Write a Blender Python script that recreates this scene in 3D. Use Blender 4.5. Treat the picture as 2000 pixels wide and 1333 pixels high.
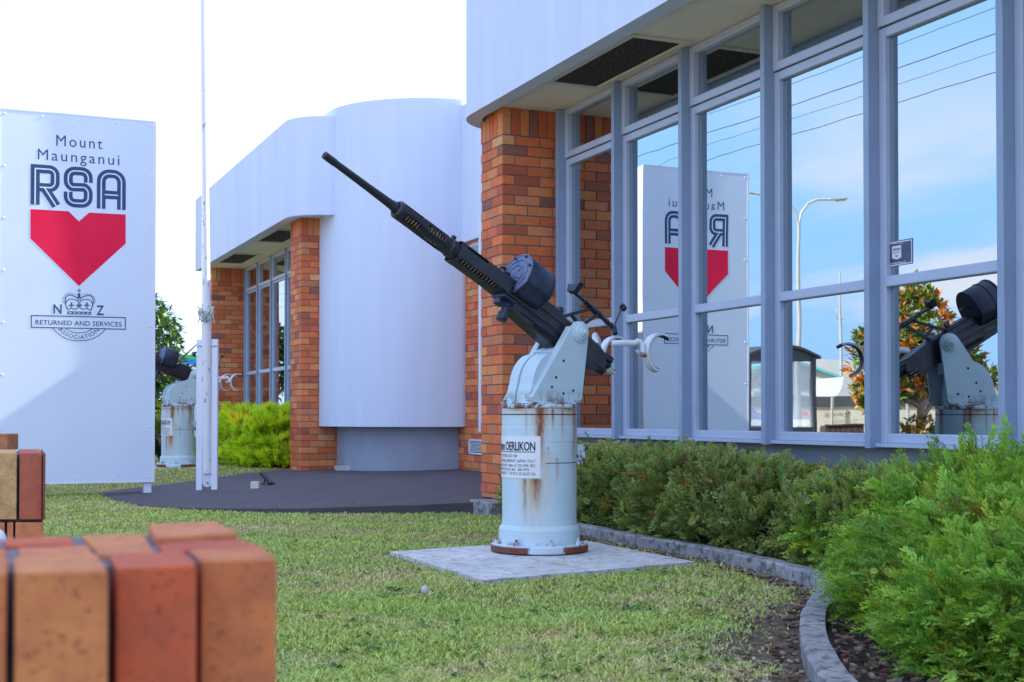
import bpy, math, random
import numpy as np
from mathutils import Vector, Matrix
R = math.radians
random.seed(7)
rng = np.random.default_rng(11)
for o in list(bpy.data.objects): bpy.data.objects.remove(o)
scene = bpy.context.scene
COL = scene.collection

# ------------------------------------------------------------------ camera
CH = 0.83                     # eye height above the lawn
YAW = R(23.5); PITCH = R(1.0); FPX = 2530.0; CX = 1000.0; CY = 769.0
cam_d = bpy.data.cameras.new('camera'); cam = bpy.data.objects.new('camera', cam_d); COL.objects.link(cam)
cam.location = (0, 0, CH)
cam.rotation_euler = (R(90) + PITCH, 0, -YAW)
cam_d.sensor_width = 36; cam_d.lens = 36 * FPX / 2000
cam_d.shift_y = (CY - 666.5) / 2000
cam_d.clip_start = 0.05; cam_d.clip_end = 3000
cam_d.dof.use_dof = True; cam_d.dof.focus_distance = 7.5; cam_d.dof.aperture_fstop = 7.0
scene.camera = cam

# ------------------------------------------------------------------ light
SUN_EL = R(36); SUN_AZ = R(4)                       # sun stands behind the building (+X), a little towards -Y
sdir = Vector((math.cos(SUN_EL) * math.cos(SUN_AZ), -math.cos(SUN_EL) * math.sin(SUN_AZ), math.sin(SUN_EL)))
sl = bpy.data.lights.new('sun', 'SUN'); sl.energy = 2.4; sl.angle = R(0.5); sl.color = (1, .93, .82)
sun = bpy.data.objects.new('sun', sl); COL.objects.link(sun)
sun.rotation_euler = sdir.to_track_quat('Z', 'Y').to_euler()

world = bpy.data.worlds.new('World'); scene.world = world; world.use_nodes = True
wt = world.node_tree; wt.nodes.clear()
def wn(t, **k):
    n = wt.nodes.new(t)
    for a, b in k.items(): setattr(n, a, b)
    return n
def wmath(op, a, b=None, c=None):
    n = wn('ShaderNodeMath', operation=op)
    for i, v in enumerate((a, b, c)):
        if v is None: continue
        if isinstance(v, (int, float)): n.inputs[i].default_value = v
        else: wt.links.new(v, n.inputs[i])
    return n.outputs[0]
sky = wn('ShaderNodeTexSky', sky_type='NISHITA'); sky.sun_disc = False
sky.sun_elevation = SUN_EL; sky.sun_rotation = math.atan2(sdir.x, sdir.y)
sky.air_density = 1.0; sky.dust_density = 0.15; sky.ozone_density = 3.0
tc = wn('ShaderNodeTexCoord'); sep = wn('ShaderNodeSeparateXYZ'); wt.links.new(tc.outputs['Generated'], sep.inputs[0])
sx, sy, sz = sep.outputs
dt = wmath('ADD', wmath('MULTIPLY', sx, .62), wmath('MULTIPLY', sy, .78))       # bright cloud bank over the building
mr = wn('ShaderNodeMapRange', interpolation_type='SMOOTHSTEP'); wt.links.new(dt, mr.inputs[0])
mr.inputs[1].default_value = .42; mr.inputs[2].default_value = .80
# drifting clouds: project direction on a plane
zc = wmath('ADD', wmath('MAXIMUM', sz, 0.0), .16)
cmb = wn('ShaderNodeCombineXYZ'); wt.links.new(wmath('DIVIDE', sx, zc), cmb.inputs[0]); wt.links.new(wmath('DIVIDE', sy, zc), cmb.inputs[1])
nz = wn('ShaderNodeTexNoise'); nz.inputs['Scale'].default_value = .62; nz.inputs['Detail'].default_value = 8; nz.inputs['Roughness'].default_value = .52
nz.inputs['Distortion'].default_value = .3
mp = wn('ShaderNodeMapping'); mp.inputs['Location'].default_value = (3.1, 5.6, 0); mp.inputs['Scale'].default_value = (1, .8, 1)
wt.links.new(cmb.outputs[0], mp.inputs[0]); wt.links.new(mp.outputs[0], nz.inputs['Vector'])
mr2 = wn('ShaderNodeMapRange', interpolation_type='SMOOTHSTEP'); wt.links.new(nz.outputs[0], mr2.inputs[0])
mr2.inputs[1].default_value = .44; mr2.inputs[2].default_value = .57; mr2.inputs[4].default_value = .85
low = wn('ShaderNodeMapRange', interpolation_type='SMOOTHSTEP'); wt.links.new(sz, low.inputs[0])
low.inputs[1].default_value = .30; low.inputs[2].default_value = .14
cl = wmath('MULTIPLY', mr2.outputs[0], low.outputs[0])
bk_ = wn('ShaderNodeMapRange', interpolation_type='SMOOTHSTEP'); wt.links.new(wmath('ADD', wmath('MULTIPLY', sy, -1.0), wmath('MULTIPLY', sx, .25)), bk_.inputs[0])   # unseen bright cloud added behind the camera as fill light
bk_.inputs[1].default_value = .05; bk_.inputs[2].default_value = .55
zn = wn('ShaderNodeMapRange', interpolation_type='SMOOTHSTEP'); wt.links.new(sz, zn.inputs[0]); zn.inputs[1].default_value = .55; zn.inputs[2].default_value = .90; zn.inputs[4].default_value = .9   # unseen pale cloud added overhead to brighten lawn and upward faces
wide = wmath('MAXIMUM', wmath('MAXIMUM', mr.outputs[0], bk_.outputs[0]), zn.outputs[0])
mask = wmath('MAXIMUM', wide, cl)
hz_ = wn('ShaderNodeMapRange', interpolation_type='SMOOTHSTEP'); wt.links.new(sz, hz_.inputs[0]); hz_.inputs[1].default_value = .75; hz_.inputs[2].default_value = .0; hz_.inputs[4].default_value = .95
lowmix = wn('ShaderNodeMix', data_type='RGBA'); wt.links.new(hz_.outputs[0], lowmix.inputs[0]); wt.links.new(sky.outputs[0], lowmix.inputs[6]); lowmix.inputs[7].default_value = (.92, 1.75, 3.15, 1)
mix = wn('ShaderNodeMix', data_type='RGBA'); wt.links.new(mask, mix.inputs[0]); wt.links.new(lowmix.outputs[2], mix.inputs[6])
ccol = wn('ShaderNodeMix', data_type='RGBA'); wt.links.new(wide, ccol.inputs[0])
ccol.inputs[6].default_value = (3.1, 2.8, 2.85, 1); ccol.inputs[7].default_value = (2.15, 2.7, 4.1, 1)
wt.links.new(ccol.outputs[2], mix.inputs[7])
bg = wn('ShaderNodeBackground'); bg.inputs[1].default_value = .10; wt.links.new(mix.outputs[2], bg.inputs[0])
wo = wn('ShaderNodeOutputWorld'); wt.links.new(bg.outputs[0], wo.inputs[0])
scene.view_settings.view_transform = 'Standard'; scene.view_settings.look = 'None'
scene.view_settings.exposure = 2.42; scene.view_settings.gamma = 1.0
scene.render.engine = 'CYCLES'
scene.cycles.max_bounces = 6; scene.cycles.diffuse_bounces = 3; scene.cycles.glossy_bounces = 4

# ------------------------------------------------------------------ projection helpers (photo pixel -> place)
cF = Vector((math.sin(YAW) * math.cos(PITCH), math.cos(YAW) * math.cos(PITCH), math.sin(PITCH)))
cR = Vector((math.cos(YAW), -math.sin(YAW), 0)); cU = cR.cross(cF)
CAM = Vector((0, 0, CH))
def ray(px, py): return cF + cR * ((px - CX) / FPX) + cU * ((CY - py) / FPX)
def PX(px, py, x): r = ray(px, py); return CAM + r * (x / r.x)
def PY(px, py, y): r = ray(px, py); return CAM + r * (y / r.y)
def PZ(px, py, z): r = ray(px, py); return CAM + r * ((z - CH) / r.z)
def PP(px, py, n, c):
    r = ray(px, py); n = Vector(n); return CAM + r * ((c - n.dot(CAM)) / n.dot(r))
def PD(px, py, d): return CAM + ray(px, py) * d                       # at depth d
GX = 4.92                                                           # window glass plane
def PM(px, py, d):                                                  # thing seen in the window's reflection
    p = PD(px, py, d); return Vector((2 * GX - p.x, p.y, p.z))

# ------------------------------------------------------------------ objects
WL = {}
def _tags(o, label, cat, group, kind):
    if label: o['label'] = label
    if cat: o['category'] = cat
    if group: o['group'] = group
    if kind: o['kind'] = kind
def thing(name, label, cat, loc=(0, 0, 0), rz=0, group=None):
    o = bpy.data.objects.new(name, None); COL.objects.link(o)
    o.location = loc; o.rotation_euler = (0, 0, rz); o.empty_display_size = .2
    _tags(o, label, cat, group, None); WL[o] = Vector(loc)
    return o
class MB:
    """collects shapes; verts/faces with one colour per face"""
    def __init__(s): s.v = []; s.f = []; s.c = []; s.sm = []
    def add(s, vs, fs, col=(1, 1, 1), smooth=False):
        b = len(s.v); s.v += [tuple(p) for p in vs]
        for f in fs: s.f.append([b + i for i in f]); s.c.append(col); s.sm.append(smooth)
    def box(s, a, b, col=(1, 1, 1)):
        x0, y0, z0 = a; x1, y1, z1 = b
        s.add([(x0,y0,z0),(x1,y0,z0),(x1,y1,z0),(x0,y1,z0),(x0,y0,z1),(x1,y0,z1),(x1,y1,z1),(x0,y1,z1)],
              [(3,2,1,0),(4,5,6,7),(0,1,5,4),(1,2,6,5),(2,3,7,6),(3,0,4,7)], col)
    def bar(s, p, q, w, h, up=(0, 0, 1), col=(1, 1, 1)):
        p = Vector(p); q = Vector(q); d = (q - p).normalized(); up = Vector(up)
        if abs(d.dot(up)) > .98: up = Vector((1, 0, 0))
        a = d.cross(up).normalized() * (w / 2); b = a.cross(d).normalized() * (h / 2)
        vs = [p - a - b, p + a - b, p + a + b, p - a + b, q - a - b, q + a - b, q + a + b, q - a + b]
        s.add(vs, [(3,2,1,0),(4,5,6,7),(0,1,5,4),(1,2,6,5),(2,3,7,6),(3,0,4,7)], col)
    def tube(s, pts, r, n=12, caps=True, col=(1, 1, 1), closed=False):
        pts = [Vector(p) for p in pts]; m = len(pts)
        rs = r if isinstance(r, (list, tuple)) else [r] * m
        vs = []; ref = None
        for i, p in enumerate(pts):
            if closed: d = (pts[(i + 1) % m] - pts[i - 1])
            else: d = (pts[min(i + 1, m - 1)] - pts[max(i - 1, 0)])
            d.normalize()
            if ref is None: ref = Vector((0, 0, 1)) if abs(d.z) < .9 else Vector((1, 0, 0))
            a = d.cross(ref).normalized(); b = a.cross(d).normalized(); ref = b
            for k in range(n):
                t = 2 * math.pi * k / n; vs.append(p + (a * math.cos(t) + b * math.sin(t)) * rs[i])
        fs = []
        for i in range(m if closed else m - 1):
            j = (i + 1) % m
            for k in range(n):
                k2 = (k + 1) % n; fs.append((i * n + k, j * n + k, j * n + k2, i * n + k2))
        s.add(vs, fs, col, True)
        if caps and not closed:
            s.add(vs[:n], [tuple(range(n))], col); s.add(vs[-n:], [tuple(range(n))[::-1]], col)
    def lathe(s, prof, c=(0, 0, 0), ax='z', n=32, col=(1, 1, 1), a0=0, a1=2 * math.pi, M=None, smooth=True):
        """prof = [(r, h)...] around an axis; each segment flat-shaded apart is fine"""
        full = abs(a1 - a0 - 2 * math.pi) < 1e-6; m = n if full else n + 1
        for (r0, h0), (r1, h1) in zip(prof[:-1], prof[1:]):
            vs = []
            for (r, h) in ((r0, h0), (r1, h1)):
                for k in range(m):
                    t = a0 + (a1 - a0) * k / n
                    p = (r * math.cos(t), r * math.sin(t), h)
                    if ax == 'x': p = (p[2], p[0], p[1])
                    if ax == 'y': p = (p[1], p[2], p[0])
                    p = Vector(p)
                    if M is not None: p = M @ p
                    vs.append(p + Vector(c))
            fs = []
            for k in range(n):
                k2 = (k + 1) % m; fs.append((k, k2, m + k2, m + k))
            s.add(vs, fs, col, smooth)
    def prism(s, poly, axis, h0, h1, col=(1, 1, 1), M=None, smooth=False):
        """2-D polygon extruded along axis ('x': poly=(y,z), 'y': poly=(x,z), 'z': poly=(x,y))"""
        def mk(p, h):
            q = {'x': (h, p[0], p[1]), 'y': (p[0], h, p[1]), 'z': (p[0], p[1], h)}[axis]
            q = Vector(q); return M @ q if M is not None else q
        n = len(poly); a = [mk(p, h0) for p in poly]; b = [mk(p, h1) for p in poly]
        s.add(a, [tuple(range(n))[::-1]], col); s.add(b, [tuple(range(n))], col)
        s.add(a + b, [(i, (i + 1) % n, n + (i + 1) % n, n + i) for i in range(n)], col, smooth)
    def xf(s, M):
        s.v = [tuple(M @ Vector(p)) for p in s.v]; return s
    def build(s, name, mat, parent=None, label=None, cat=None, group=None, kind=None, bevel=0, local=False, origin=None, recalc=True):
        me = bpy.data.meshes.new(name)
        v = np.array(s.v, dtype=float)
        if parent is not None and not local:
            off = WL.get(parent, Vector((0, 0, 0)))
        elif parent is None:
            off = Vector(origin) if origin is not None else Vector(((v[:, 0].min() + v[:, 0].max()) / 2, (v[:, 1].min() + v[:, 1].max()) / 2, v[:, 2].min()))
        else: off = Vector((0, 0, 0))
        v = v - np.array(off)
        me.from_pydata(v.tolist(), [], s.f)
        me.polygons.foreach_set('use_smooth', s.sm)
        ca = me.color_attributes.new('Col', 'FLOAT_COLOR', 'CORNER')
        cols = []
        for f, c in zip(s.f, s.c): cols += [c[0], c[1], c[2], 1.0] * len(f)
        ca.data.foreach_set('color', cols)
        if recalc:
            import bmesh
            bm = bmesh.new(); bm.from_mesh(me); bmesh.ops.remove_doubles(bm, verts=bm.verts, dist=1e-5) if recalc == 'weld' else None
            bmesh.ops.recalc_face_normals(bm, faces=bm.faces); bm.to_mesh(me); bm.free()
        me.materials.append(mat); me.update()
        o = bpy.data.objects.new(name, me); COL.objects.link(o)
        if parent is not None: o.parent = parent; WL[o] = WL.get(parent, Vector((0, 0, 0)))
        else: o.location = off; WL[o] = Vector(off)
        _tags(o, label, cat, group, kind)
        if bevel:
            b = o.modifiers.new('b', 'BEVEL'); b.width = bevel; b.segments = 2; b.limit_method = 'ANGLE'
        return o
def npmesh(name, V, F, C, mat, parent=None, label=None, cat=None, group=None, kind=None, origin=None, smooth=False):
    """triangles from numpy arrays, colour per vertex"""
    me = bpy.data.meshes.new(name)
    off = np.array(WL[parent]) if parent is not None else (np.array(origin) if origin is not None else np.array([V[:,0].mean(), V[:,1].mean(), V[:,2].min()]))
    V = V - off
    me.vertices.add(len(V)); me.vertices.foreach_set('co', V.astype(np.float32).ravel())
    k = F.shape[1]
    me.loops.add(F.size); me.loops.foreach_set('vertex_index', F.astype(np.int32).ravel())
    me.polygons.add(len(F)); me.polygons.foreach_set('loop_start', np.arange(0, F.size, k, dtype=np.int32))
    me.polygons.foreach_set('loop_total', np.full(len(F), k, dtype=np.int32))
    if smooth: me.polygons.foreach_set('use_smooth', np.ones(len(F), dtype=bool))
    ca = me.color_attributes.new('Col', 'FLOAT_COLOR', 'POINT')
    c4 = np.ones((len(V), 4), dtype=np.float32); c4[:, :3] = C; ca.data.foreach_set('color', c4.ravel())
    me.materials.append(mat); me.update(calc_edges=True)
    o = bpy.data.objects.new(name, me); COL.objects.link(o)
    if parent is not None: o.parent = parent; WL[o] = WL[parent]
    else: o.location = off; WL[o] = Vector(off)
    _tags(o, label, cat, group, kind)
    return o

# ------------------------------------------------------------------ materials
class NT:
    def __init__(s, name):
        s.m = bpy.data.materials.new(name); s.m.use_nodes = True; s.t = s.m.node_tree
        s.b = s.t.nodes['Principled BSDF']; s.o = s.t.nodes['Material Output']
        s.tc = None
    def n(s, typ, ins=None, **k):
        x = s.t.nodes.new(typ)
        for a, b in k.items(): setattr(x, a, b)
        for a, b in (ins or {}).items(): s.set(x.inputs[a], b)
        return x
    def set(s, sock, v):
        if isinstance(v, bpy.types.NodeSocket): s.t.links.new(v, sock)
        elif isinstance(v, (tuple, list)) and len(v) == 3 and sock.type == 'RGBA': sock.default_value = (*v, 1)
        else: sock.default_value = v
    def math(s, op, *a, clamp=False):
        x = s.n('ShaderNodeMath', operation=op, use_clamp=clamp)
        for i, v in enumerate(a): s.set(x.inputs[i], v)
        return x.outputs[0]
    def obj(s):
        if s.tc is None: s.tc = s.n('ShaderNodeTexCoord')
        return s.tc.outputs['Object']
    def map(s, scale=(1, 1, 1), loc=(0, 0, 0), rot=(0, 0, 0)):
        return s.n('ShaderNodeMapping', {'Vector': s.obj(), 'Scale': scale, 'Location': loc, 'Rotation': rot}).outputs[0]
    def noise(s, scale, detail=4, rough=.5, vec=None, dist=0):
        return s.n('ShaderNodeTexNoise', {'Vector': vec or s.obj(), 'Scale': scale, 'Detail': detail, 'Roughness': rough, 'Distortion': dist}).outputs[0]
    def ramp(s, v, a, b, lo=0.0, hi=1.0):
        return s.n('ShaderNodeMapRange', {0: v, 1: a, 2: b, 3: lo, 4: hi}).outputs[0]
    def mix(s, f, a, b, mode='MIX'):
        x = s.n('ShaderNodeMix', data_type='RGBA', blend_type=mode)
        s.set(x.inputs[0], f); s.set(x.inputs[6], a); s.set(x.inputs[7], b); return x.outputs[2]
    def col(s): return s.n('ShaderNodeVertexColor', layer_name='Col').outputs[0]
    def out(s, color=None, rough=None, metal=None, bump=None, bstr=.3, bdist=.01, spec=None, **k):
        if color is not None: s.set(s.b.inputs['Base Color'], color)
        if rough is not None: s.set(s.b.inputs['Roughness'], rough)
        if metal is not None: s.set(s.b.inputs['Metallic'], metal)
        if spec is not None: s.set(s.b.inputs['Specular IOR Level'], spec)
        if bump is not None:
            x = s.n('ShaderNodeBump', {'Height': bump, 'Strength': bstr, 'Distance': bdist}); s.set(s.b.inputs['Normal'], x.outputs[0])
        for a, b in k.items(): s.set(s.b.inputs[a.replace('_', ' ')], b)
        return s.m
def plain(name, c, rough=.6, var=.12, scale=6, metal=0, bstr=.1, spec=None):
    t = NT(name); n = t.noise(scale, 5, .6)
    lo = tuple(x * (1 - var) for x in c); hi = tuple(min(1, x * (1 + var)) for x in c)
    return t.out(t.mix(t.ramp(n, .3, .7), lo, hi), rough, metal, t.noise(scale * 12, 3), bstr, .003, spec)

def m_stucco():
    t = NT('white_render')
    st = t.noise(1.3, 7, .65, vec=t.map((3.0, 3.0, .22)))           # long vertical weather streaks
    fi = t.noise(1.4, 6, .6)
    c = t.mix(t.ramp(st, .38, .70), (.67, .74, .89), (.60, .67, .83))
    c = t.mix(t.ramp(fi, .35, .75, 0, .35), c, (.62, .67, .80))
    thin = t.noise(9, 3, .7, vec=t.map((5, 5, .22)))
    c = t.mix(t.ramp(thin, .62, .80, 0, .55), c, (.48, .50, .56))
    return t.out(c, .85, 0, t.noise(90, 4, .7), .35, .006)
def m_brick(fine=1.0, name='brick_clay'):
    t = NT(name); c = t.col()
    n1 = t.noise(26 * fine, 6, .7); n2 = t.noise(9 * fine, 3, .5)
    c = t.mix(t.ramp(n2, .42, .62, 0, .45), c, t.mix(1.0, c, (1.25, .78, .55), 'MULTIPLY'))
    c = t.mix(t.ramp(n1, .3, .75, 0, .35), c, (.16, .06, .035))
    pit = t.noise(70 * fine, 2, .5, vec=t.map((1, 1, 2.0)))
    pm = t.ramp(pit, .66, .72)
    c = t.mix(t.math('MULTIPLY', pm, .7), c, (.16, .07, .045))
    h = t.math('SUBTRACT', t.math('MULTIPLY', n1, .6), pm)
    return t.out(c, .8, 0, h, .5, .004)
def m_pit_brick():
    """close-up bricks of the low front wall: soft mottling, dark firing pits"""
    t = NT('front_wall_brick'); c = t.col()
    n1 = t.noise(22, 8, .72); n2 = t.noise(9, 4, .6)
    c = t.mix(t.ramp(n2, .38, .62, 0, .75), c, t.mix(1.0, c, (1.1, 1.25, 1.2), 'MULTIPLY'))
    c = t.mix(t.ramp(n1, .42, .66, 0, .55), c, (.30, .085, .045))
    pit = t.noise(85, 4, .6, vec=t.map((1, 1, 1.6), rot=(0, 0, .4))); pm = t.ramp(pit, .62, .70, 0, .8)
    pit2 = t.noise(130, 2, .45, vec=t.map((1, 1, 1.6))); pm2 = t.ramp(pit2, .64, .70, 0, .7)
    pm = t.math('MAXIMUM', pm, pm2)
    c = t.mix(t.math('MULTIPLY', pm, .6), c, (.13, .06, .045))
    return t.out(c, .85, 0, t.math('SUBTRACT', t.math('MULTIPLY', n1, .5), pm), .6, .003)
def m_leaf(name, rough=.5, trans=.25, hue=(1, 1, 1)):
    t = NT(name); c = t.mix(1.0, t.col(), hue, 'MULTIPLY')
    c = t.mix(t.ramp(t.noise(1.7, 3), .35, .7, 0, .35), c, t.mix(1.0, c, (1.35, 1.15, .7), 'MULTIPLY'))
    t.out(c, rough, 0, spec=.3)
    tr = t.n('ShaderNodeBsdfTranslucent', {'Color': t.mix(1.0, c, (1.3, 1.4, .6), 'MULTIPLY')})
    mx = t.n('ShaderNodeMixShader', {0: trans, 1: t.b.outputs[0], 2: tr.outputs[0]})
    t.t.links.new(mx.outputs[0], t.o.inputs[0]); return t.m
M = {}
M['stucco'] = m_stucco()
M['plinth'] = plain('plinth_paint', (.29, .33, .41), .75, .08, 2.5)
M['soffit'] = plain('soffit_board', (.88, .78, .64), .75, .07, 2)
M['soffit_trim'] = plain('soffit_trim', (.72, .66, .56), .6, .06, 4)
M['brick'] = m_brick()
M['mortar'] = plain('mortar', (.15, .13, .13), .9, .25, 20)
M['front_brick'] = m_pit_brick()
M['front_mortar'] = plain('dark_mortar', (.15, .15, .18), .9, .3, 20)
M['frame'] = plain('window_frame_paint', (.44, .50, .64), .42, .05, 3)
M['fin'] = plain('mullion_paint', (.27, .35, .49), .42, .07, 3)
M['black_gap'] = plain('rubber_seal', (.02, .02, .025), .6)
M['white_metal'] = plain('white_painted_metal', (.74, .77, .86), .45, .05, 3)
M['black_plastic'] = plain('black_plastic', (.015, .016, .02), .4, .2)
M['cream_plastic'] = plain('cream_plastic', (.62, .62, .50), .5, .05)
M['polystyrene'] = plain('white_polystyrene', (.8, .8, .82), .7, .04)
M['steel'] = plain('galvanised_steel', (.45, .47, .5), .45, .15, 12, .6)
M['rope'] = plain('pale_rope', (.50, .55, .52), .85, .2, 40)
def m_glass():
    t = NT('reflective_glass')
    w = t.noise(1.1, 2, .4)
    return t.out((.49, .55, .58), .004, 1.0, w, .018, .05)
M['glass'] = m_glass()
M['clear_glass'] = NT('clear_glass').out((.9, .95, .95), .02, 0, Alpha=.22)
# ------------------------------------------------------------------ ground
def sm(a, b, x):
    t = min(1, max(0, (x - a) / (b - a))); return t * t * (3 - 2 * t)
def lawn_z(x, y): return .11 * sm(15, 18, y) * sm(-3.5, 0.5, x)
def npsm(a, b, x):
    t = np.clip((x - a) / (b - a), 0, 1); return t * t * (3 - 2 * t)
def m_lawn():
    t = NT('lawn_soil')
    n1 = t.noise(.9, 6, .65); n2 = t.noise(9, 6, .7); n3 = t.noise(70, 3, .7)
    c = t.mix(t.ramp(n2, .3, .7), (.17, .18, .06), (.32, .29, .14))
    c = t.mix(t.ramp(n1, .50, .68, 0, .8), c, (.36, .28, .18))
    c = t.mix(t.ramp(n3, .35, .75, 0, .7), c, (.075, .045, .028))
    return t.out(c, .95, 0, t.noise(60, 5, .7), .8, .02)
M['lawn'] = m_lawn()
gm = MB()
def frange(a, b, s):
    r = []; x = a
    while x < b - 1e-6: r.append(x); x += s
    r.append(b); return r
xs = [-600, -300, -120, -60, -30, -18] + frange(-12, 12, .75) + [18, 30, 60, 120, 300, 600]
ys = [-60, -30, -10, -4] + frange(-1, 24, .75) + [30, 40, 60, 90, 140, 250, 500, 900]
vs = [(x, y, lawn_z(x, y)) for y in ys for x in xs]; nx = len(xs)
fs = [(j * nx + i, j * nx + i + 1, (j + 1) * nx + i + 1, (j + 1) * nx + i) for j in range(len(ys) - 1) for i in range(nx - 1)]
gm.add(vs, fs, smooth=True)
ground = gm.build('ground', M['lawn'], kind='structure', origin=(0, 0, 0), recalc=False)

# asphalt apron (tilted plane with a cut edge)
AN = Vector((-.0320, 0, 1)); AC = .022 - .0320 * 2.0
def asph_z(x): return .022 + .0320 * (x - 2.0)
apx = [(193, 966), (212, 974), (240, 982), (285, 989), (340, 993), (420, 995), (520, 995.5), (620, 994), (720, 991), (820, 988), (905, 984)]
outline = [PP(x, y, AN, AC) for x, y in apx]
back = [(193, 966), (200, 963), (230, 958), (290, 951), (350, 944), (420, 934), (480, 926), (530, 920), (556, 917)]
bk = [PP(x, y, AN, AC) for x, y in back][1:]
poly = outline + [Vector((4.3, 10.2, asph_z(4.3))), Vector((6.2, 10.2, asph_z(6.2))), Vector((6.2, 16.9, asph_z(6.2))), Vector((4.2, 17.3, asph_z(4.2)))] + bk[::-1]
t = NT('asphalt')
n1 = t.noise(2.2, 5, .6); n2 = t.noise(160, 3, .7); n3 = t.noise(7, 5, .6)
c = t.mix(t.ramp(n1, .3, .7), (.058, .050, .062), (.085, .074, .088))
c = t.mix(t.ramp(n2, .45, .75, 0, .5), c, (.11, .10, .11))
c = t.mix(t.ramp(n3, .64, .76, 0, .5), c, (.13, .125, .135))
M['asphalt'] = t.out(c, .85, 0, t.noise(120, 4, .8), .6, .006)
am = MB(); n = len(poly)
top = [Vector((p.x, p.y, asph_z(p.x) + .006)) for p in poly]; bot = [Vector((p.x, p.y, -.06)) for p in poly]
am.add(top, [tuple(range(n))]); am.add(top + bot, [(i, (i + 1) % n, n + (i + 1) % n, n + i) for i in range(n)])
asphalt = am.build('asphalt_path', M['asphalt'], kind='structure')
# small litter of leaves and grit on the asphalt
lm = MB()
def in_poly(x, y, pl):
    r = False; j = len(pl) - 1
    for i in range(len(pl)):
        if (pl[i][1] > y) != (pl[j][1] > y) and x < (pl[j][0] - pl[i][0]) * (y - pl[i][1]) / (pl[j][1] - pl[i][1]) + pl[i][0]: r = not r
        j = i
    return r
pl2 = [(p.x, p.y) for p in poly]
k = 0
while k < 260:
    x = random.uniform(1, 6); y = random.uniform(9.8, 17)
    if not in_poly(x, y, pl2): continue
    k += 1; s_ = random.uniform(.006, .020); a = random.uniform(0, 6.28); z = asph_z(x) + .012
    d = Vector((math.cos(a), math.sin(a), 0)) * s_; e = Vector((-d.y, d.x, 0)) * .5
    p = Vector((x, y, z)); lm.add([p + d, p + e, p - d, p - e], [(0, 1, 2, 3)], random.choice([(.45, .42, .34), (.3, .24, .15), (.5, .5, .5)]))
t = NT('leaf_litter'); M['litter'] = t.out(t.col(), .9)
lm.build('leaf_litter', M['litter'], kind='stuff', label='small dry leaves and grit scattered over the dark asphalt', cat='leaf litter')

# concrete footing round the main pillar, garden bed, kerb
t = NT('weathered_concrete')
c = t.mix(t.ramp(t.noise(4, 6, .7), .3, .7), (.24, .23, .23), (.44, .43, .43))
c = t.mix(t.ramp(t.noise(16, 6, .75), .47, .60, 0, .85), c, (.05, .05, .055))
c = t.mix(t.ramp(t.noise(60, 3, .7), .62, .72, 0, .6), c, (.55, .55, .56))
M['concrete'] = t.out(c, .9, 0, t.noise(50, 5, .8), .7, .01)
fm = MB(); fm.box((4.10, 9.86, -.05), (5.0, 10.35, .116))
fm.build('pillar_footing', M['concrete'], kind='structure', bevel=.012)
kz = .075
kp_out = [(1060, 1012), (1129, 1025), (1208, 1042), (1296, 1055), (1393, 1073), (1498, 1095), (1560, 1113), (1598, 1127), (1600, 1142), (1578, 1168), (1562, 1203), (1562, 1242), (1578, 1282), (1608, 1326), (1665, 1385), (1760, 1460)]
ko = [PZ(x, y, kz) for x, y in kp_out]
def smooth_line(p, it=2):
    for _ in range(it):
        q = [p[0]]
        for a, b in zip(p[:-1], p[1:]): q += [a * .75 + b * .25, a * .25 + b * .75]
        q.append(p[-1]); p = q
    return p
ko = smooth_line(ko, 2)
def offset_line(p, w):
    r = []
    for i in range(len(p)):
        d = (p[min(i + 1, len(p) - 1)] - p[max(i - 1, 0)]).normalized(); r.append(p[i] + Vector((-d.y, d.x, 0)) * w)
    return r
ki = offset_line(ko, .100)                                        # bed side (towards the windows)
km = MB(); N = len(ko)
jit = lambda: random.uniform(-.004, .004)
A = [Vector((p.x + jit(), p.y + jit(), -.05)) for p in ko]; B = [Vector((p.x + jit(), p.y + jit(), kz - .008 + jit())) for p in ko]
B2 = [Vector((p.x, p.y, kz + jit())) + (q - p) * .12 for p, q in zip(ko, ki)]
C2 = [Vector((p.x, p.y, kz + jit())) + (q - p) * .9 for p, q in zip(ko, ki)]; D = [Vector((p.x, p.y, -.05)) for p in ki]
for P_, Q_ in ((A, B), (B, B2), (B2, C2), (C2, D)):
    km.add(P_ + Q_, [(i, i + 1, N + i + 1, N + i) for i in range(N - 1)])
km.add([A[0], B[0], C2[0], D[0]], [(0, 1, 2, 3)])
km.build('kerb', M['concrete'], kind='structure', recalc='weld')
t = NT('bark_soil')
c = t.mix(t.ramp(t.noise(30, 5, .8), .35, .65), (.018, .012, .010), (.085, .042, .030))
M['bark'] = t.out(c, .95, 0, t.noise(45, 5, .8), 1, .03)
bed = MB(); b2 = [Vector((p.x, p.y, .035)) for p in ki]; other = [Vector((4.96, p.y, .035)) for p in ki]
bed.add(b2 + other, [(i, i + 1, len(b2) + i + 1, len(b2) + i) for i in range(len(b2) - 1)])
bed.build('garden_bed', M['bark'], kind='structure')
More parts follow.
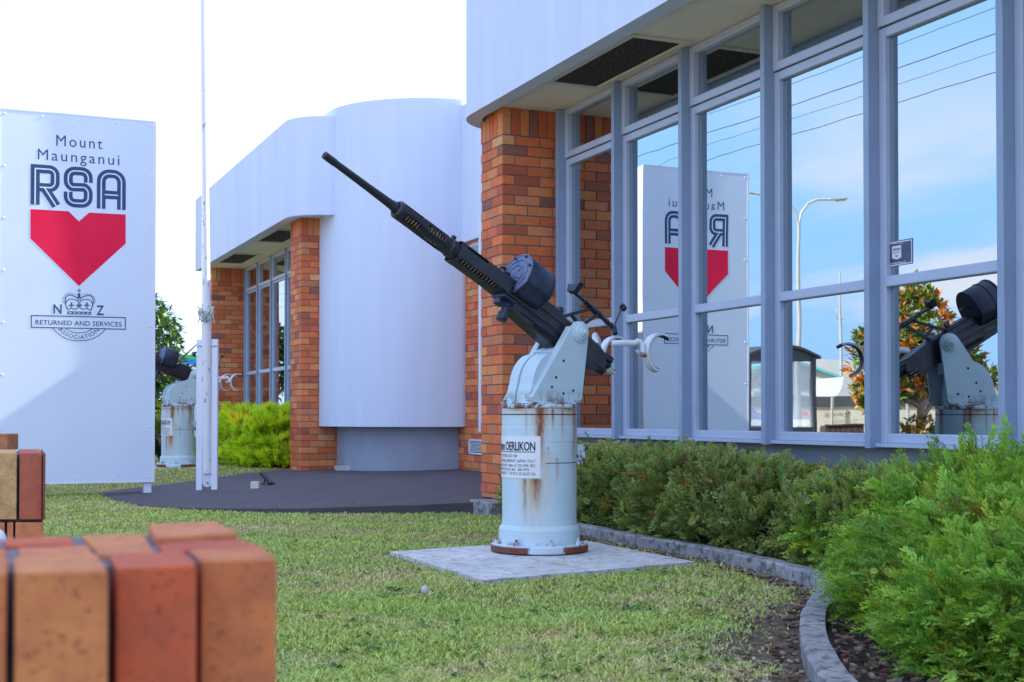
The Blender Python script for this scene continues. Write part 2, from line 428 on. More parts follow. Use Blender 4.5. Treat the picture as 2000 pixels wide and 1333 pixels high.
# bark chips on bed and along the kerb
cm = MB()
for i in range(1500):
    j = random.randrange(len(ki) - 1); q = ki[j].lerp(ki[j + 1], random.random()); w = abs(random.gauss(0, .22))
    if random.random() < .25: x, y, z = q.x - random.uniform(.14, .24), q.y, .012
    else: x, y, z = min(q.x + w, 4.9), q.y, .045 + random.uniform(0, .02)
    a = random.uniform(0, 6.28); l = random.uniform(.012, .035); h = random.uniform(.004, .010)
    d = Vector((math.cos(a), math.sin(a), random.uniform(-.3, .3))); 
    cm.bar(Vector((x, y, z)) - d * l / 2, Vector((x, y, z)) + d * l / 2, h * 1.6, h, col=random.choice([(.10, .045, .03), (.05, .025, .018), (.16, .09, .06), (.2, .15, .12)]))
for i in range(900):
    j = random.randrange(len(ko) - 1); q = ko[j].lerp(ko[j + 1], random.random())
    w = random.uniform(.01, .16) if q.y > 5 else random.uniform(.01, .55)
    x, y = q.x - w * .75, q.y + w * .55; a = random.uniform(0, 6.28); l = random.uniform(.008, .028); h = random.uniform(.003, .007); d = Vector((math.cos(a), math.sin(a), random.uniform(-.2, .3)))
    cm.bar(Vector((x, y, .014)) - d * l / 2, Vector((x, y, .014)) + d * l / 2, h * 1.6, h, col=random.choice([(.10, .045, .03), (.20, .12, .07), (.32, .24, .16), (.42, .34, .24)]))
cm.build('bark_mulch', M['litter'], kind='stuff', label='dark reddish bark chips along the inside of the kerb', cat='mulch')

# bare soil between lawn and kerb
t = NT('bare_soil')
c = t.mix(t.ramp(t.noise(14, 6, .8), .35, .65), (.10, .055, .035), (.30, .22, .15))
c = t.mix(t.ramp(t.noise(60, 3, .8), .5, .7, 0, .7), c, (.05, .028, .02))
M['soil'] = t.out(c, .95, 0, t.noise(50, 5, .8), 1, .03)
so_ = MB(); wds = []
for i, p in enumerate(ko):
    wds.append((.10 if p.y > 5.2 else .08 + .22 * sm(5.2, 4.2, p.y)) * (1 + .16 * math.sin(i * .9) + .10 * math.sin(i * 2.3)))
oo = []
for i in range(len(ko)):
    d = (ko[min(i + 1, len(ko) - 1)] - ko[max(i - 1, 0)]).normalized(); oo.append(ko[i] - Vector((-d.y, d.x, 0)) * wds[i])
so_.add([(p.x, p.y, .007) for p in ko] + [(p.x, p.y, .007) for p in oo], [(i, i + 1, len(ko) + i + 1, len(ko) + i) for i in range(len(ko) - 1)])
so_.build('bare_soil', M['soil'], kind='structure')
# street side, seen in the windows
rd = MB(); rd.add([(-18.5, -60, .008), (-8.5, -60, .008), (-8.5, 200, .008), (-18.5, 200, .008)], [(0, 1, 2, 3)])
rd.build('road', M['asphalt'], kind='structure', origin=(0, 0, 0))
fp = MB(); fp.box((-8.4, -60, -.02), (-6.0, 200, .035)); fp.box((-21.0, -60, -.02), (-18.6, 200, .035))
fp.build('footpath', plain('footpath_concrete', (.40, .37, .33), .9, .12, 3), kind='structure', origin=(0, 0, 0))
vg = MB(); vg.add([(-80, -60, .012), (-21.1, -60, .012), (-21.1, 250, .012), (-80, 250, .012)], [(0, 1, 2, 3)])
vg.build('dry_verge', plain('dry_grass_verge', (.42, .33, .16), .95, .3, 2), kind='structure', origin=(0, 0, 0))

# ------------------------------------------------------------------ club building
SOF = CH + 2.66; TOP = CH + 3.90; FLO = .118
club = thing('clubhouse', 'white and brick clubhouse with curved parapets and tall blue-framed windows', 'building', (5.2, 12, 0))
PAL = [((.68, .18, .055), 7), ((.60, .14, .05), 6), ((.72, .25, .08), 4), ((.70, .275, .10), 2.5), ((.48, .12, .055), 4), ((.28, .11, .085), 1.4), ((.62, .21, .09), 4), ((.74, .38, .16), 1)]
def bcol():
    c = random.choices([p[0] for p in PAL], [p[1] for p in PAL])[0]; k = random.uniform(.85, 1.15)
    return tuple(min(.85, x * k * 1.12) for x in c)
def pillar(x0, x1, y0, y1, z0, z1, name='brick_pillar'):
    """rectangular brick pier, stretcher bond, soldier course on top"""
    bk = MB(); L, Wd, H, J = .230, .110, .076, .0100
    bk_m = MB(); bk_m.box((x0 + .006, y0 + .006, z0), (x1 - .006, y1 - .006, z1 - .004))
    zs = z1 - .232; z = zs - J; course = 0; D = .03
    while z > z0 + .02:
        zt = z; zb = max(z - H, z0 + .001); ev = course % 2
        a, b = (L, Wd) if ev else (Wd, L)
        cc = bcol(); bk.box((x0, y0, zb), (x0 + a, y0 + b, zt), cc)          # corner
        x = x0 + a + J
        while x < x1 - .01:
            xe = min(x + L, x1); bk.box((x, y0 + random.uniform(0, .0015), zb), (xe, y0 + D, zt), bcol()); x = xe + J
        y = y0 + b + J
        while y < y1 - .01:
            ye = min(y + L, y1); bk.box((x0 + random.uniform(0, .0015), y, zb), (x0 + D, ye, zt), bcol()); y = ye + J
        # far and right faces
        y = y0 + D + J
        while y < y1 - .01:
            ye = min(y + L, y1); bk.box((x1 - D, y, zb), (x1, ye, zt), bcol()); y = ye + J
        x = x0 + D + J
        while x < x1 - D - .02:
            xe = min(x + L, x1 - D - J); bk.box((x, y1 - D, zb), (xe, y1, zt), bcol()); x = xe + J
        z = z - H - J; course += 1
    x = x0; first = True
    while x < x1 - .01:
        xe = min(x + H, x1); bk.box((x, y0, zs), (xe, y0 + (Wd if first else D), z1), bcol()); x = xe + J; first = False
    y = y0 + Wd + J
    while y < y1 - .01:
        ye = min(y + H, y1); bk.box((x0, y, zs), (x0 + D, ye, z1), bcol()); y = ye + J
    o = bk.build(name, M['brick'], club); bk_m.build('mortar', M['mortar'], o)
    return o
BX = 4.35
pillar(BX, 4.90, 10.21, 10.70, FLO, SOF)
pillar(4.31, 4.98, 16.98, 17.58, FLO - .02, SOF)
pillar(4.31, 4.98, 23.40, 23.9, FLO - .02, SOF)
pillar(4.35, 4.90, -1.2, -.7, 0, SOF)

def brick_face_x(x, y0, y1, z0, z1, name='brick_wall'):
    """brick wall whose face looks towards -X"""
    bk = MB(); L, H, J = .230, .076, .010; z = z1 - J; c = 0
    while z > z0 + .01:
        y = y0 - (L / 2 if c % 2 else 0)
        while y < y1:
            a, b = max(y, y0), min(y + L, y1)
            if b - a > .015: bk.box((x + random.uniform(0, .0015), a, max(z - H, z0)), (x + .03, b, z), bcol())
            y += L + J
        z -= H + J; c += 1
    o = bk.build(name, M['brick'], club)
    mb = MB(); mb.box((x + .006, y0, z0), (x + .12, y1, z1)); mb.build('mortar', M['mortar'], o); return o
RW = 5.98
brick_face_x(RW, 10.72, 16.3, FLO - .05, CH + 2.19)

# parapet (curved fascia) as a swept vertical band
def band(path, z0, z1, name, mat, thick=.14, parent=club):
    mb = MB(); n = len(path); path = [Vector(p) for p in path]
    inn = []
    for i in range(n):
        d = (path[min(i + 1, n - 1)] - path[max(i - 1, 0)]).normalized(); inn.append(path[i] + Vector((-d.y, d.x)) * -thick)
    o0 = [(p.x, p.y, z0) for p in path]; o1 = [(p.x, p.y, z1) for p in path]; i0 = [(p.x, p.y, z0) for p in inn]; i1 = [(p.x, p.y, z1) for p in inn]
    q = lambda a, b: mb.add(a + b, [(k, k + 1, n + k + 1, n + k) for k in range(n - 1)], smooth=True)
    q(o0, o1); q(i1, i0); 
    mb.add(o1 + i1, [(k, k + 1, n + k + 1, n + k) for k in range(n - 1)]); mb.add(i0 + o0, [(k, k + 1, n + k + 1, n + k) for k in range(n - 1)])
    mb.add([o0[0], o1[0], i1[0], i0[0]], [(0, 1, 2, 3)]); mb.add([o0[-1], o1[-1], i1[-1], i0[-1]], [(0, 1, 2, 3)])
    return mb.build(name, mat, parent)
def arc(cx, cy, r, a0, a1, n=14, ry=None):
    ry = ry or r
    return [Vector((cx + r * math.cos(R(a0 + (a1 - a0) * k / n)), cy + ry * math.sin(R(a0 + (a1 - a0) * k / n)))) for k in range(n + 1)]
FXm = 4.13; LIP = .045
path_main = [Vector((FXm, -3.0)), Vector((FXm, 2)), Vector((FXm, 6))] + arc(FXm + .55, 10.40, .55, 180, 90) + [Vector((5.2, 10.95)), Vector((6.6, 10.95))]
band(path_main, SOF - LIP, TOP, 'parapet', M['stucco'])
sf = MB(); pm = [p + Vector((.10, -.02 if p.y > 10 else 0)) for p in path_main]
sf.add([(p.x, p.y, SOF) for p in pm] + [(6.6, -3.0, SOF)], [tuple(range(len(pm) + 1))]); 
sf.build('soffit', M['soffit'], club)
tr = MB()                                                       # timber bead inside the lip
for a, b in zip(pm[:-1], pm[1:]):
    tr.add([(a.x, a.y, SOF - .012), (b.x, b.y, SOF - .012), (b.x + .05, b.y - (.05 if b.y > 10.4 else 0), SOF - .012), (a.x + .05, a.y - (.05 if a.y > 10.4 else 0), SOF - .012)], [(0, 1, 2, 3)])
tr.build('soffit_trim', M['soffit_trim'], club)
FXf = 4.06
path_far = [Vector((6.0, 23.66)), Vector((FXf, 23.66)), Vector((FXf, 22)), Vector((FXf, 19))] + arc(FXf + .55, 16.88, .55, 180, 270) + [Vector((4.95, 16.33))]
band(path_far[::-1], SOF - LIP, TOP, 'parapet', M['stucco'])
sf = MB(); pm = [Vector((6.0, 23.6))] + [p + Vector((.10, .03 if p.y < 17.4 else (-.06 if p.y > 23 else 0))) for p in path_far[1:]]
sf.add([(p.x, p.y, SOF + .001) for p in pm] + [(6.0, 16.36, SOF + .001)], [tuple(range(len(pm) + 1))])
sf.build('soffit', M['soffit'], club)

# curved tower wall over a recessed plinth
TZ0 = CH - .135
tower = arc(6.08, 16.60, 1.36, 180, 268, 24, 1.21) 
tower = [Vector((tower[0].x, 17.4))] + tower + [Vector((RW + .05, tower[-1].y))]
band([p for p in tower][::-1], TZ0, TOP + .11, 'curved_wall', M['stucco'], thick=-.16)
tb = MB(); tb.add([(p.x, p.y, TZ0 + .004) for p in tower] + [(RW, 17.4, TZ0 + .004)], [tuple(range(len(tower) + 1))]); tb.build('soffit', M['plinth'], club)
pl = arc(6.08, 16.62, 1.15, 180, 268, 24, 1.05); pl = [Vector((pl[0].x, 17.2))] + pl + [Vector((RW + .05, pl[-1].y))]
band(pl[::-1], FLO - .1, TZ0 + .002, 'plinth', M['plinth'], thick=-.12)
# upper wall band over the recess brickwork
ub = MB(); ub.box((RW - .045, 10.9, CH + 2.19), (RW + .25, 15.9, TOP + .03)); ub.build('upper_wall', M['stucco'], club)
# body of the building (roof deck and walls behind the glass)
bd = MB(); bd.box((5.15, -3.0, 0), (14, 10.9, TOP - .35)); bd.box((6.15, 10.9, 0), (14, 17, TOP - .3)); bd.box((5.15, 17.65, 0), (14, 23.6, TOP - .35))
bd.box((4.3, -2.9, SOF + .05), (5.15, 10.8, TOP - .36)); bd.box((4.25, 17.7, SOF + .05), (5.15, 23.5, TOP - .36))
bd.build('rear_wall', M['stucco'], club)
# wall under the windows
uw = MB(); uw.box((4.98, -.8, -.05), (5.16, 10.22, CH - .17)); uw.build('window_base_wall', M['plinth'], club)
uw = MB(); uw.box((4.98, 17.5, -.05), (5.16, 23.45, CH - .17)); uw.build('window_base_wall', M['plinth'], club)

# windows
Z_SILL, Z_MID, Z_TRN, Z_HEAD = CH - .155, CH + .765, CH + 2.225, SOF
def window_bay(y0, y1, grp):
    fx = GX - (.022 if grp else .032)                            # casement face
    w = MB(); fr = .035 if grp else .056
    def rect(ya, yb, za, zb, x0=fx, x1=GX + .02, t=fr):
        w.box((x0, ya, za), (x1, ya + t, zb)); w.box((x0, yb - t, za), (x1, yb, zb))
        w.box((x0 + .001, ya + t, za), (x1, yb - t, za + t)); w.box((x0 + .001, ya + t, zb - t), (x1, yb - t, zb))
    rect(y0, y1, Z_SILL, Z_TRN - .004)
    w.box((fx - .006, y0 + fr, Z_MID - .03), (GX + .02, y1 - fr, Z_MID + .03))
    rect(y0 + .002, y1 - .002, Z_TRN + .004, Z_HEAD - .004, fx - .012, GX + .02, .055)
    fo = w.build('window', M['frame'], club, bevel=.006)
    g = MB(); g.box((fx + .01, y0 + .01, Z_TRN - .006), (GX, y1 - .01, Z_TRN + .006)); g.build('seal', M['black_gap'], fo)
    for za, zb in ((Z_SILL + fr, Z_MID - .03), (Z_MID + .03, Z_TRN - .004 - fr), (Z_TRN + .055, Z_HEAD - .06)):
        p = MB(); p.add([(GX, y0 + fr - .002, za), (GX, y1 - fr + .002, za), (GX, y1 - fr + .002, zb), (GX, y0 + fr - .002, zb)], [(0, 1, 2, 3)])
        p.build('pane', M['glass'], fo, recalc=False)
def fin(y, xf=4.812):
    m = MB(); m.box((xf, y - .024, Z_SILL - .03), (5.05, y + .024, Z_HEAD - .001)); m.build('mullion', M['fin'], club, bevel=.004)
def sill(y0, y1):
    m = MB(); m.box((4.85, y0, Z_SILL - .022), (5.1, y1, Z_SILL)); m.build('window_sill', M['frame'], club, bevel=.003)
FY = [10.10 - 1.03 * k for k in range(11)]
for k, y in enumerate(FY):
    fin(y)
    if k: window_bay(y + .022, FY[k - 1] - .022, 0)
sill(-.2, 10.2)
FY2 = [23.3 - 1.03 * k for k in range(6)]
for k, y in enumerate(FY2):
    fin(y, 4.865)
    if k: window_bay(y + .024, FY2[k - 1] - .024, 1)
window_bay(17.6, FY2[-1] - .024, 1)
sill(17.6, 23.38)
# recessed soffit vents
t = NT('vent_mesh')
c = t.mix(t.ramp(t.noise(85, 2, .5), .60, .66), (.022, .016, .013), (.42, .38, .33))
c = t.mix(t.ramp(t.noise(60, 2, .5), .5, .6), (.03, .022, .018), c)
M['vent'] = t.out(c, .9, 0, t.noise(300, 2), .5, .004)
def soffit_vent(pts, z=SOF):
    P_ = [PZ(x, y, z) for x, y in pts]
    x0 = min(p.x for p in P_); x1 = max(p.x for p in P_); y0 = min(p.y for p in P_); y1 = max(p.y for p in P_)
    e = .05; f = MB()
    for a, b in (((x0 - e, y0 - e), (x1 + e, y0)), ((x0 - e, y1), (x1 + e, y1 + e)), ((x0 - e, y0), (x0, y1)), ((x1, y0), (x1 + e, y1))):
        f.box((a[0], a[1], z - .016), (b[0], b[1], z - .001))
    fo = f.build('soffit_vent', M['soffit_trim'], club, bevel=.003)
    p = MB(); p.add([(x0, y0, z - .004), (x1, y0, z - .004), (x1, y1, z - .004), (x0, y1, z - .004)], [(0, 1, 2, 3)]); p.build('vent_mesh', M['vent'], fo)
soffit_vent([(1080, 157), (1240, 70), (1325, 86), (1165, 168)])
soffit_vent([(430, 511), (457.6, 494.8), (501.5, 497.5), (471.8, 514.3)])
soffit_vent([(506, 469), (544, 448), (583, 452), (552.8, 472.9)])
# downpipe, grille, glass block on the recess wall
dp = MB(); a = PX(937.5, 845, RW - .09); b = PX(937.5, 475, RW - .09)
dp.box((RW - .10, a.y - .035, a.z), (RW - .02, a.y + .035, b.z + .3)); dp.build('downpipe', M['white_metal'], club, bevel=.01)
g0 = PX(917, 858, RW); g1 = PX(945, 889, RW)
gr = MB(); ya, yb, za, zb = g1.y, g0.y, g1.z + .0, g0.z
for (p0, p1, q0, q1) in ((ya, yb, za, za + .02), (ya, yb, zb - .02, zb), (ya, ya + .025, za, zb), (yb - .025, yb, za, zb)): gr.box((RW - .015, p0, q0), (RW + .01, p1, q1))
for i in range(8): z = za + .03 + (zb - za - .06) * i / 7.5; gr.box((RW - .010, ya + .02, z), (RW + .005, yb - .02, z + .008))
go = gr.build('air_grille', M['white_metal'], club); gb = MB(); gb.box((RW - .003, ya + .01, za + .01), (RW + .004, yb - .01, zb - .01)); gb.build('grille_back', M['black_gap'], go)
w0 = PX(919, 479, RW); w1 = PX(950, 505, RW)
wb = MB(); wb.box((RW - .02, w1.y, w1.z), (RW + .01, w0.y, w0.z)); wo_ = wb.build('small_window', M['frame'], club, bevel=.01)
t = NT('ribbed_glass'); wv = t.n('ShaderNodeTexWave', {'Vector': t.obj(), 'Scale': 9.0, 'Distortion': 3.0}).outputs[1]
M['ribbed'] = t.out((.35, .4, .45), .12, .5, wv, 1, .02)
wp = MB(); wp.box((RW - .024, w1.y + .03, w1.z + .03), (RW - .018, w0.y - .03, w0.z - .03)); wp.build('pane', M['ribbed'], wo_)
# ------------------------------------------------------------------ text and flat marks
def text_mesh(body, spacing=1.0, shear=0.0, bold=0.0):
    cu = bpy.data.curves.new('t', 'FONT'); cu.body = body; cu.size = 1; cu.space_character = spacing; cu.shear = shear; cu.offset = bold
    cu.resolution_u = 3
    o = bpy.data.objects.new('t', cu); COL.objects.link(o)
    dg = bpy.context.evaluated_depsgraph_get(); dg.update()
    me = bpy.data.meshes.new_from_object(o.evaluated_get(dg))
    v = [tuple(p.co) for p in me.vertices]; f = [tuple(p.vertices) for p in me.polygons]
    bpy.data.objects.remove(o); bpy.data.meshes.remove(me); bpy.data.curves.remove(cu)
    return v, f
CAPH = max(p[1] for p in text_mesh('H')[0])
def text_fit(body, x0, x1, zb, zt, fn, spacing=1.0, shear=0.0, bold=0.0, mb=None):
    """text stretched to x0..x1, capitals from zb to zt; fn maps (x, z) to a point"""
    v, f = text_mesh(body, spacing, shear, bold)
    a = min(p[0] for p in v); b = max(p[0] for p in v)
    mb.add([fn(x0 + (p[0] - a) / (b - a) * (x1 - x0), zb + p[1] / CAPH * (zt - zb)) for p in v], f)
def stroke(mb, pts, w, fn, closed=False):
    """flat mitred line of width w through 2-D points"""
    P_ = [Vector(p) for p in pts]; n = len(P_); L_ = []; R_ = []
    for i in range(n):
        if closed: a, b = P_[i - 1], P_[(i + 1) % n]
        else: a, b = P_[max(i - 1, 0)], P_[min(i + 1, n - 1)]
        d0 = (P_[i] - a); d1 = (b - P_[i])
        if d0.length < 1e-9: d0 = d1
        if d1.length < 1e-9: d1 = d0
        d0.normalize(); d1.normalize(); t_ = (d0 + d1)
        t_ = t_.normalized() if t_.length > 1e-6 else d1
        nn = Vector((-t_.y, t_.x)); k = min(1.6, 1 / max(.3, nn.dot(Vector((-d1.y, d1.x)))))
        L_.append(P_[i] + nn * (w / 2 * k)); R_.append(P_[i] - nn * (w / 2 * k))
    m = n if closed else n - 1
    mb.add([fn(p.x, p.y) for p in L_ + R_], [(i, (i + 1) % n, n + (i + 1) % n, n + i) for i in range(m)])
def bez(p0, p1, p2, p3, n=10):
    r = []
    for i in range(n + 1):
        t = i / n; u = 1 - t
        r.append((u**3*p0[0] + 3*u*u*t*p1[0] + 3*u*t*t*p2[0] + t**3*p3[0], u**3*p0[1] + 3*u*u*t*p1[1] + 3*u*t*t*p2[1] + t**3*p3[1]))
    return r
def arc2(cx, cy, r, a0, a1, n=12, ry=None):
    ry = ry or r
    return [(cx + r * math.cos(R(a0 + (a1 - a0) * i / n)), cy + ry * math.sin(R(a0 + (a1 - a0) * i / n))) for i in range(n + 1)]

# ------------------------------------------------------------------ big name board
SY = 14.0
def SG(px, py): p = PY(px, py, SY); return (p.x, p.z)
sx1, stop = SG(304, 238); _, sbot = SG(304, 941.5); sx0 = .44
t = NT('board_white')
c = t.mix(t.ramp(t.noise(1.2, 4, .6), .3, .7), (.64, .72, .84), (.69, .77, .88))
M['board'] = t.out(c, .38, 0)
t = NT('navy_vinyl'); M['navy'] = t.out(t.mix(t.ramp(t.noise(3), .3, .7), (.035, .075, .165), (.05, .095, .19)), .6, spec=.2)
t = NT('red_vinyl'); M['red'] = t.out(t.mix(t.ramp(t.noise(3), .3, .7), (.80, .012, .06), (.86, .02, .075)), .6, spec=.15)
board = thing('name_board', 'tall white club name board with red heart emblem on two white posts', 'sign', ((sx0 + sx1) / 2, SY + .13, asph_z(1.5)))
b = MB(); b.box((sx0, SY, sbot), (sx1, SY + .004, stop)); b.box((sx0, SY + .256, sbot), (sx1, SY + .26, stop)); 
b.box((sx0 + .004, SY + .004, sbot + .003), (sx1 - .004, SY + .256, stop - .003)); b.build('panel', M['board'], board)
ed = MB(); ed.box((sx1 - .02, SY - .003, sbot - .002), (sx1 + .006, SY + .012, stop + .002)); ed.box((sx0 - .006, SY - .003, sbot - .002), (sx0 + .02, SY + .012, stop + .002))
ed.box((sx0 + .02, SY - .003, stop - .012), (sx1 - .02, SY + .012, stop + .003)); ed.box((sx0 + .02, SY - .003, sbot - .002), (sx1 - .02, SY + .012, sbot + .012)); ed.build('edge_trim', M['white_metal'], board)
for i in range(8):
    z = sbot + .05 + (stop - sbot - .1) * i / 7
    for x in (sx0 + .055, sx1 - .045): rv = MB(); rv.lathe([(0.0001, -.006), (.010, -.005), (.012, 0)], (x, SY, z), 'y', 8); rv.build('rivet', M['white_metal'], board)
for i in range(1, 4):
    x = sx0 + .055 + (sx1 - sx0 - .1) * i / 4
    for z in (sbot + .05, stop - .05): rv = MB(); rv.lathe([(0.0001, -.006), (.010, -.005), (.012, 0)], (x, SY, z), 'y', 8); rv.build('rivet', M['white_metal'], board)
for x in (sx1 - .10, sx0 + .02):
    p = MB(); p.box((x, SY + .03, -.05), (x + .08, SY + .11, sbot + .3)); p.build('post', M['white_metal'], board, bevel=.004)
eps = .0015
sfn = lambda x, z, e=eps: (x, SY - e, z)
def q(zx, zy): return SG(zx * .3824, 190 + zy * .3824)         # enlarged-view pixel -> board
lt = MB()
a = q(287, 248); b_ = q(287, 193); e_ = q(523, 248)
text_fit('Mount', a[0], e_[0], a[1], b_[1], sfn, 1.25, mb=lt)
a = q(193, 318); b_ = q(193, 264); e_ = q(610, 318)
text_fit('Maunganui', a[0], e_[0], a[1], b_[1], sfn, 1.25, mb=lt)
# R S A : thick strokes, white line let into the middle
x0, zt = q(157, 341); x1_, _ = q(312, 341); _, zb = q(157, 548); xs0 = q(326, 358)[0]; xs1 = q(474, 362)[0]; xa0 = q(495, 370)[0]; xa1 = q(643, 372)[0]
W = (x1_ - x0) * .30; h = W / 2; wl = W * .15; zm = zb + (zt - zb) * .46
X0, X1 = x0 + h, x1_ - h * 1.3
rstrk = [[(X0, zb), (X0, zt - h), (X1 - h * 1.5, zt - h)] + arc2(X1 - h * 1.3, zt - h * 2.3, h * 1.3, 90, 0, 6) + arc2(X1 - h * 1.3, zm + h * 1.1, h * 1.3, 0, -90, 6) + [(X0 + h * 1.0, zm - h * .2)],
         [(X0 + h * 2.0, zm - h * .2), (x1_ - h * 1.0, zb)]]
def sy_shape(a, b, top, bot):
    m = (top + bot) / 2; r = h * 1.5; L_, R_ = a + h, b - h
    return [(R_, top - h * 3.6)] + arc2(R_ - r, top - h - r, r, 0, 90, 5) + arc2(L_ + r, top - h - r, r, 90, 180, 5) + arc2(L_ + r, m + r * .9, r, 180, 250, 5) + arc2(R_ - r, m - r * .9, r, 70, 0, 5) + arc2(R_ - r, bot + h + r, r, 0, -90, 5) + arc2(L_ + r, bot + h + r, r, -90, -180, 5) + [(L_, bot + h * 3.6)]
sS = sy_shape(xs0, xs1, zt + .004, zb - .004)
L_, R_ = xa0 + h, xa1 - h; r = h * 1.9
aS = [[(L_, zb)] + arc2(L_ + r, zt - h - r, r, 180, 90, 6) + arc2(R_ - r, zt - h - r, r, 90, 0, 6) + [(R_, zb)], [(L_ + h * .8, zb + (zt - zb) * .36), (R_ - h * .8, zb + (zt - zb) * .36)]]
wl_mb = MB()
f2 = lambda x, z: (x, SY - .0042, z)
for i_, s_ in enumerate(rstrk + [sS] + aS):
    stroke(lt, s_, W, lambda x, z: (x, SY - .0015 - .0004 * (i_ % 2), z)); stroke(wl_mb, s_, wl, lambda x, z: (x, SY - .0030 - .0004 * (i_ % 2), z))
lt.build('lettering', M['navy'], board); wl_mb.build('letter_inline', M['board'], board)
hp = [q(*p) for p in ((155, 572), (350, 583), (403, 635), (455, 590), (642, 600), (642, 748), (403, 965), (155, 722))]
hm = MB(); hm.add([sfn(*p) for p in hp], [tuple(range(8))]); hm.build('heart_emblem', M['red'], board)
# crest: crown, N Z, box and arc
cr = MB(); u = (SG(140, 600)[0] - SG(120, 600)[0]) / 20                # metres per photo pixel on the board
def c_(zx, zy): return SG(40 + zx * .11, 550 + zy * .11)
lw = 20 * .11 * u * .95
S_n = [0]
def S_(pts, w=lw):
    S_n[0] += 1; stroke(cr, [c_(*p) for p in pts], w, lambda x, z, k=S_n[0]: (x, SY - .0015 - .00006 * k, z))
S_([(191, 605), (1862, 645), (1862, 850), (191, 815), (191, 605)])
a = c_(265, 757); b_ = c_(265, 675); e_ = c_(1797, 790)
text_fit('RETURNED AND SERVICES', a[0], e_[0], a[1] - .004, b_[1] - .004, lambda x, z: sfn(x, z), 1.05, bold=.012, mb=cr)
a = c_(582, 572); b_ = c_(582, 408); e_ = c_(732, 572); text_fit('N', a[0], e_[0], a[1], b_[1], sfn, bold=.02, mb=cr)
a = c_(1348, 594); b_ = c_(1348, 430); e_ = c_(1483, 594); text_fit('Z', a[0], e_[0], a[1], b_[1], sfn, bold=.02, mb=cr)
S_(bez((565, 825), (720, 1010), (870, 1055), (1035, 1055), 12) + bez((1035, 1055), (1220, 1055), (1370, 1010), (1510, 848), 12)[1:], lw * .75)
S_(bez((800, 830), (880, 900), (960, 915), (1040, 915), 8) + bez((1040, 915), (1130, 915), (1210, 895), (1280, 840), 8)[1:], lw * .75)
v, f = text_mesh('ASSOCIATION', 1.12, bold=.008); xa = min(p[0] for p in v); xb = max(p[0] for p in v)
ccx, ccz = c_(1037, 560); rad = abs(c_(1037, 1025)[1] - ccz); ht = abs(c_(1037, 945)[1] - c_(1037, 1015)[1])
def arcf(x, y):
    s_ = (x - xa) / (xb - xa) - .5; th = s_ * R(98); rr = rad - y / CAPH * ht
    return (ccx + math.sin(th) * rr, SY - eps, ccz - math.cos(th) * rr)
cr.add([arcf(p[0], p[1]) for p in v], f)
S_([(1040, 130), (1040, 197)], lw * .8); S_([(1006, 163), (1075, 163)], lw * .8)
S_([(1040, 212), (1040, 300)], lw * 2.6)
S_(bez((1020, 300), (900, 230), (860, 235), (840, 250)) + bez((840, 250), (770, 290), (780, 380), (832, 505))[1:])
S_(bez((1060, 300), (1180, 240), (1220, 245), (1245, 260)) + bez((1245, 260), (1315, 300), (1300, 390), (1250, 515))[1:])
S_(bez((1020, 345), (910, 300), (830, 290), (805, 390)), lw * .8); S_(bez((1060, 345), (1170, 305), (1250, 300), (1275, 395)), lw * .8)
S_([(1022, 300), (1022, 375), (1040, 400), (1058, 375), (1058, 300)], lw * .7)
S_(bez((832, 497), (900, 500), (905, 470), (905, 370)), lw * .8); S_(bez((905, 470), (930, 505), (1030, 510), (1040, 420)), lw * .8)
S_(bez((1040, 420), (1050, 510), (1150, 510), (1175, 470)), lw * .8); S_(bez((1175, 370), (1175, 480), (1185, 505), (1250, 515)), lw * .8)
for x in (905, 1178): S_([(x - 48, 430), (x, 420), (x + 48, 430)], lw * 1.1); S_([(x, 375), (x, 440)], lw * 1.5)
S_([(995, 425), (1085, 425)], lw * 1.8)
S_([(832, 540), (1250, 550)], lw * .8); S_([(832, 575), (1250, 583)], lw * .8)
for x in (842, 925, 1000, 1080, 1155, 1240): S_([(x, 540), (x, 582)], lw * 1.2)
for sgn, lst in ((0, [(757, 365), (755, 325), (765, 288), (783, 255), (810, 228), (848, 212), (888, 210), (928, 218), (967, 235)]), (1, [(1322, 380), (1325, 345), (1315, 303), (1298, 270), (1268, 243), (1232, 228), (1192, 220), (1152, 228), (1115, 240)])):
    for x, y in lst: S_([(x - 9, y), (x + 9, y)], lw * .85)
cr.build('crest', M['navy'], board)

# ------------------------------------------------------------------ flagpole in its tabernacle
base = PP(404, 958, AN, AC); FD = (base - CAM).dot(cF)
fpole = thing('flagpole', 'white flagpole with chipped paint held between two square posts', 'flagpole', base)
def FPt(px, py, d=0): return PD(px, py, FD + d)
t = NT('chipped_white_paint')
chip = t.ramp(t.noise(22, 4, .6, vec=t.map((1, 1, .45))), .62, .64)
side = t.ramp(t.noise(2.0, 3), .40, .6)
c = t.mix(t.math('MULTIPLY', chip, side), (.74, .76, .80), (.13, .09, .08))
M['chipped'] = t.out(c, .5, 0)
p = MB(); ppm = FPX / FD
pts = [FPt(404.5, 925), FPt(403, 650), FPt(401, 400), FPt(397.5, 0), FPt(391, -700)]
p.tube(pts, [9.2 / ppm, 9.0 / ppm, 7.2 / ppm, 5.6 / ppm, 3.5 / ppm], 20); p.build('pole', M['chipped'], fpole)
p = MB(); f0 = FPt(404.5, 925); p.box((f0.x - .05, f0.y - .02, f0.z - .095), (f0.x + .05, f0.y + .02, f0.z)); 
p.lathe([(.0001, -.022), (.05, -.022), (.05, .022), (.0001, .022)], (f0.x, f0.y, f0.z - .095), 'y', 20); br = p.build('hinge_bracket', M['white_metal'], fpole)
p = MB(); p.lathe([(.0001, -.036), (.011, -.036), (.013, -.02)], (f0.x, f0.y, f0.z - .095), 'y', 8); p.build('bolt', M['steel'], br)
